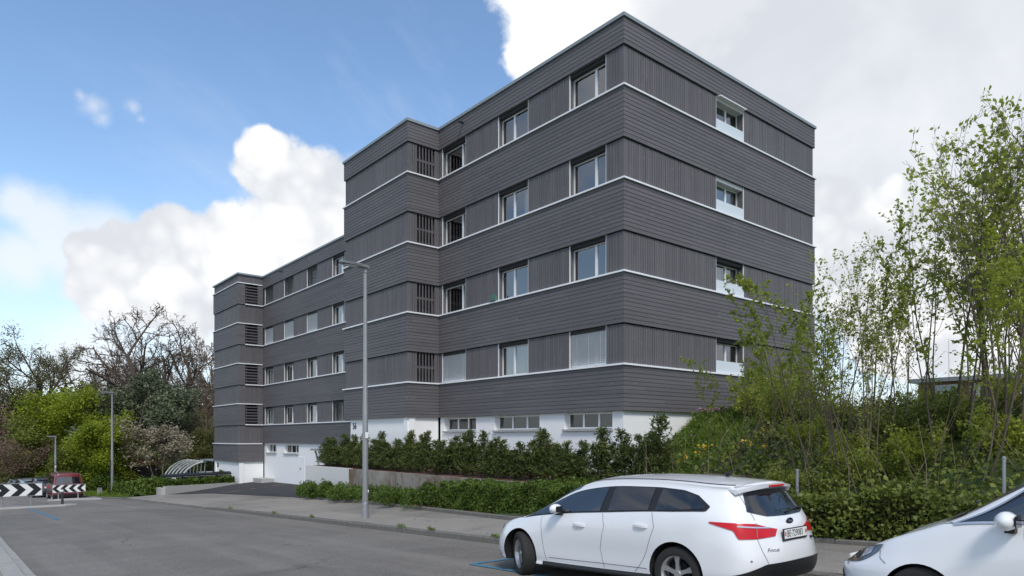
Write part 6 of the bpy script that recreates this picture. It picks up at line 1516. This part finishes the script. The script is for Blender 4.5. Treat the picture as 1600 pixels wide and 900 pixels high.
def far(name, u, Y, v, seed, P, hs, leaf, nleaf, lsize, spread, bark, label, stems=1, lean=.08, sx=1.0, group=FG, zbase=None, br=None, crown='crown', fit=True):
    x, y = at(u, Y); z = z_ground(x, y) if zbase is None else zbase; h = zat(v, Y) - z
    t = make_tree(name, seed, P, 10 * hs, lsize / (h / 10), nleaf, spread / (h / 10), bark, leaf, label, 'tree', group, stems, lean, crown, base_r=br)
    k_ = h / top_of(t) if fit else h / 10
    return place(t, x, y, z, seed * 1.3, (k_ * sx, k_ * sx, k_))
B = M['bark_grey']; Dk = M['bark_dark']
H_ = .80
far('bare_tree', 262, 78, 464, 31, PBARE, .72, M['twig'], 3000, 0.074, .25, Dk, 'tallest bare spreading tree left of the far stair tower', br=.26, sx=1.15)
far('bare_tree', 318, 84, 474, 32, PBARE, .72, M['twig'], 2800, 0.074, .25, Dk, 'bare tall tree half hidden by the far stair tower', br=.24, sx=1.0)
far('bare_tree', 225, 88, 505, 33, PBARE, .74, None, 0, .1, .2, Dk, 'bare tree between the fine-twigged one and the tallest spreading one', br=.18, sx=.8)
far('fine_twigged_tree', 160, 90, 500, 34, PFINE, .74, None, 0, .1, .2, B, 'pale bare tree with fine upright twigs', br=.13, sx=.75)
far('budding_tree', 72, 78, 505, 35, PBARE, .74, M['leaf_olive'], 10400, 0.105, .35, Dk, 'large spreading tree with thin olive young leaves over the bright green one', br=.24, sx=1.1)
far('budding_tree', 128, 84, 535, 36, PBARE, .74, M['leaf_olive'], 8400, 0.105, .35, Dk, 'budding olive tree in front of the fine-twigged bare tree', br=.2, sx=.75)
far('budding_tree', 8, 74, 552, 37, PBARE, .74, M['leaf_olive'], 4400, 0.093, .3, Dk, 'half bare budding tree cut by the left edge of the picture', br=.2, sx=1.0)
for i, (u, Y, v) in enumerate(((292, 96, 520), (250, 100, 540), (205, 104, 560), (318, 72, 590), (345, 98, 500), (180, 100, 570), (278, 70, 605))):
    far('bare_tree', u, Y, v, 50 + i, PFINE if i % 2 else PBARE, .74, None, 0, .1, .2, M['twig'], 'brown twiggy bare tree in the depth of the wood', br=.13, sx=.85, group='brown bare trees in the depth of the wood')
# pines, round green crowns, blossom
PPINE = dict(PLEAF, kids=[16, 8, 4], ang=[1.25, .9, .9], ratio=[.46, .5, .5], leaf_from=2, tipn=2)
far('pine_tree', 205, 66, 566, 61, PPINE, .92, M['needle'], 30000, 0.161, .34, Dk, 'broad dark blue-green pine behind the tall far lamp', br=.20, sx=1.15)
far('pine_tree', 300, 72, 600, 62, PPINE, .92, M['needle'], 16000, 0.149, .30, Dk, 'slim dark green conifer between the blossoming tree and the house', br=.16, sx=.7)
far('pine_tree', 152, 70, 610, 63, PPINE, .92, M['needle'], 18000, 0.161, .32, Dk, 'lower dark pine left of the broad one', br=.16, sx=.9)
far('pine_tree', 252, 74, 598, 64, PPINE, .92, M['needle'], 18000, 0.161, .32, Dk, 'dark conifer crown above the blossoming tree', br=.16, sx=.85)
PBUSHY = dict(PLEAF, kids=[14, 8, 5], f0=[.03, .15, .15])
far('green_tree', 88, 64, 596, 71, PBUSHY, .86, M['leaf_bright'], 30000, 0.124, .38, B, 'large bright green tree above the parked silver car', br=.16, sx=1.2)
far('green_tree', 62, 62, 645, 72, PBUSHY, .86, M['leaf_mid'], 18000, 0.124, .36, B, 'mid green bushy tree at the left under the budding ones', br=.13, sx=1.25)
far('green_tree', 128, 70, 590, 73, PBUSHY, .86, M['leaf_mid'], 22000, 0.124, .38, B, 'mid green tree between the bright green one and the pines', br=.15, sx=1.0)
far('green_tree', 168, 57, 636, 74, PBUSHY, .84, M['leaf_bright'], 24000, 0.118, .30, B, 'yellow green round tree just left of the tall far lamp', br=.11, sx=1.05)
far('green_tree', 322, 66, 662, 75, PBUSHY, .86, M['leaf_olive'], 12000, 0.112, .3, B, 'olive yellow shrub-like tree beside the far stair tower', br=.1, sx=.9)
far('green_tree', 105, 58, 690, 76, PBUSHY, .86, M['leaf_mid'], 12000, 0.112, .3, B, 'low green tree right behind the red van', br=.1, sx=1.1)
PMAG = dict(PLEAF, kids=[9, 7, 5], f0=[.35, .3, .2], ang=[.8, .8, .8], ratio=[.6, .55, .55], leaf_from=3, tipn=1)
far('blossoming_tree', 248, 57.5, 648, 81, PMAG, .72, M['blossom'], 6000, 0.087, .13, M['bark_pale'], 'small magnolia-like tree covered in cream blossom', stems=3, lean=.28, br=.07, sx=1.25, crown='blossom')
# dark shrubs and brown brush at the foot of the wood
SGp = 'dark shrubs at the foot of the wood'
for i, (u, Y, v, lf) in enumerate(((150, 60, 705, 'leaf_mid'), (185, 62, 712, 'leaf_hedge'), (215, 61, 705, 'leaf_mid'), (130, 58, 720, 'leaf_hedge'), (170, 56.5, 735, 'leaf_hedge'), (232, 63, 690, 'leaf_hedge'), (270, 66, 690, 'leaf_hedge'), (300, 68, 690, 'leaf_mid'), (60, 70, 690, 'leaf_hedge'), (25, 72, 680, 'leaf_mid'), (115, 66, 680, 'leaf_hedge'), (200, 70, 660, 'leaf_hedge'), (245, 72, 650, 'leaf_hedge'), (280, 76, 640, 'leaf_mid'), (315, 80, 620, 'leaf_hedge'), (150, 74, 640, 'leaf_hedge'), (195, 58, 730, 'leaf_mid'))):
    far('shrub', u, Y, v, 120 + i, PBUSHY, .86, M[lf], 8400, 0.105, .30, Dk, 'dark green shrub at the foot of the wood behind the low hedge', br=.05, sx=1.5, group=SGp, crown='leaves')
for i, (u, Y, v) in enumerate(((8, 58, 655), (2, 66, 620))):
    far('brush', u, Y, v, 150 + i, PFINE, .8, M['twig'], 6000, 0.087, .3, M['twig'], 'reddish brown leafless brush at the left edge of the wood', stems=4, lean=.3, br=.05, sx=1.3, group='brown brush at the left edge of the wood')
# far wood closing the view, one mass
rng = np.random.default_rng(99); tubes = []; C = []
for k in range(90):
    u = rng.uniform(-250, 420); Y = rng.uniform(108, 165); x, y = at(u, Y); z = z_ground(x, y); h = rng.uniform(8, 14); r_ = rng.uniform(2.2, 4)
    tubes.append(([(x, y, z - .5), (x + rng.normal(0, .5), y, z + h * .6), (x + rng.normal(0, 1), y, z + h)], np.array((.22, .14, .03)), 4))
    c_ = rng.normal(size=(420, 3)); c_ /= np.linalg.norm(c_, axis=1)[:, None]; c_ *= rng.uniform(.3, 1, (420, 1)) ** .5; C.append(np.array((x, y, z + h * .55)) + c_ * np.array((r_, r_, h * .5)))
V, F = tubes_np(tubes); V2, F2_ = leaf_quads(np.concatenate(C), .5, rng, 1.6)
stuff(np_mesh('far_wood', np.concatenate([V, V2]), np.concatenate([F, F2_ + len(V)]), leafmat('far_wood_leaf', (.030, .036, .016), (.055, .058, .026), (.085, .080, .042), .08, .3)))
C = []; n_ = 26000
r_ = rng.uniform(7.6, 22, n_); a_ = rng.uniform(50.5, 72, n_); C = np.stack([r_, a_, np.array([z_ground(p, q) for p, q in zip(r_, a_)])], 1); C = C[~((r_ > 15.2) & (a_ < 54.5))]
w = rng.normal(size=(len(C), 3)); w[:, 2] = 0; w /= np.linalg.norm(w, axis=1)[:, None]; t = rng.normal(0, .3, (len(C), 3)); t[:, 2] = 1
V = np.empty((len(C), 3, 3)); V[:, 0] = C - w * .025; V[:, 1] = C + w * .025; V[:, 2] = C + t * rng.uniform(.08, .28, (len(C), 1))
stuff(np_mesh('grass', V.reshape(-1, 3), np.arange(len(C) * 3).reshape(-1, 3), M['grassblade'], nv=3))
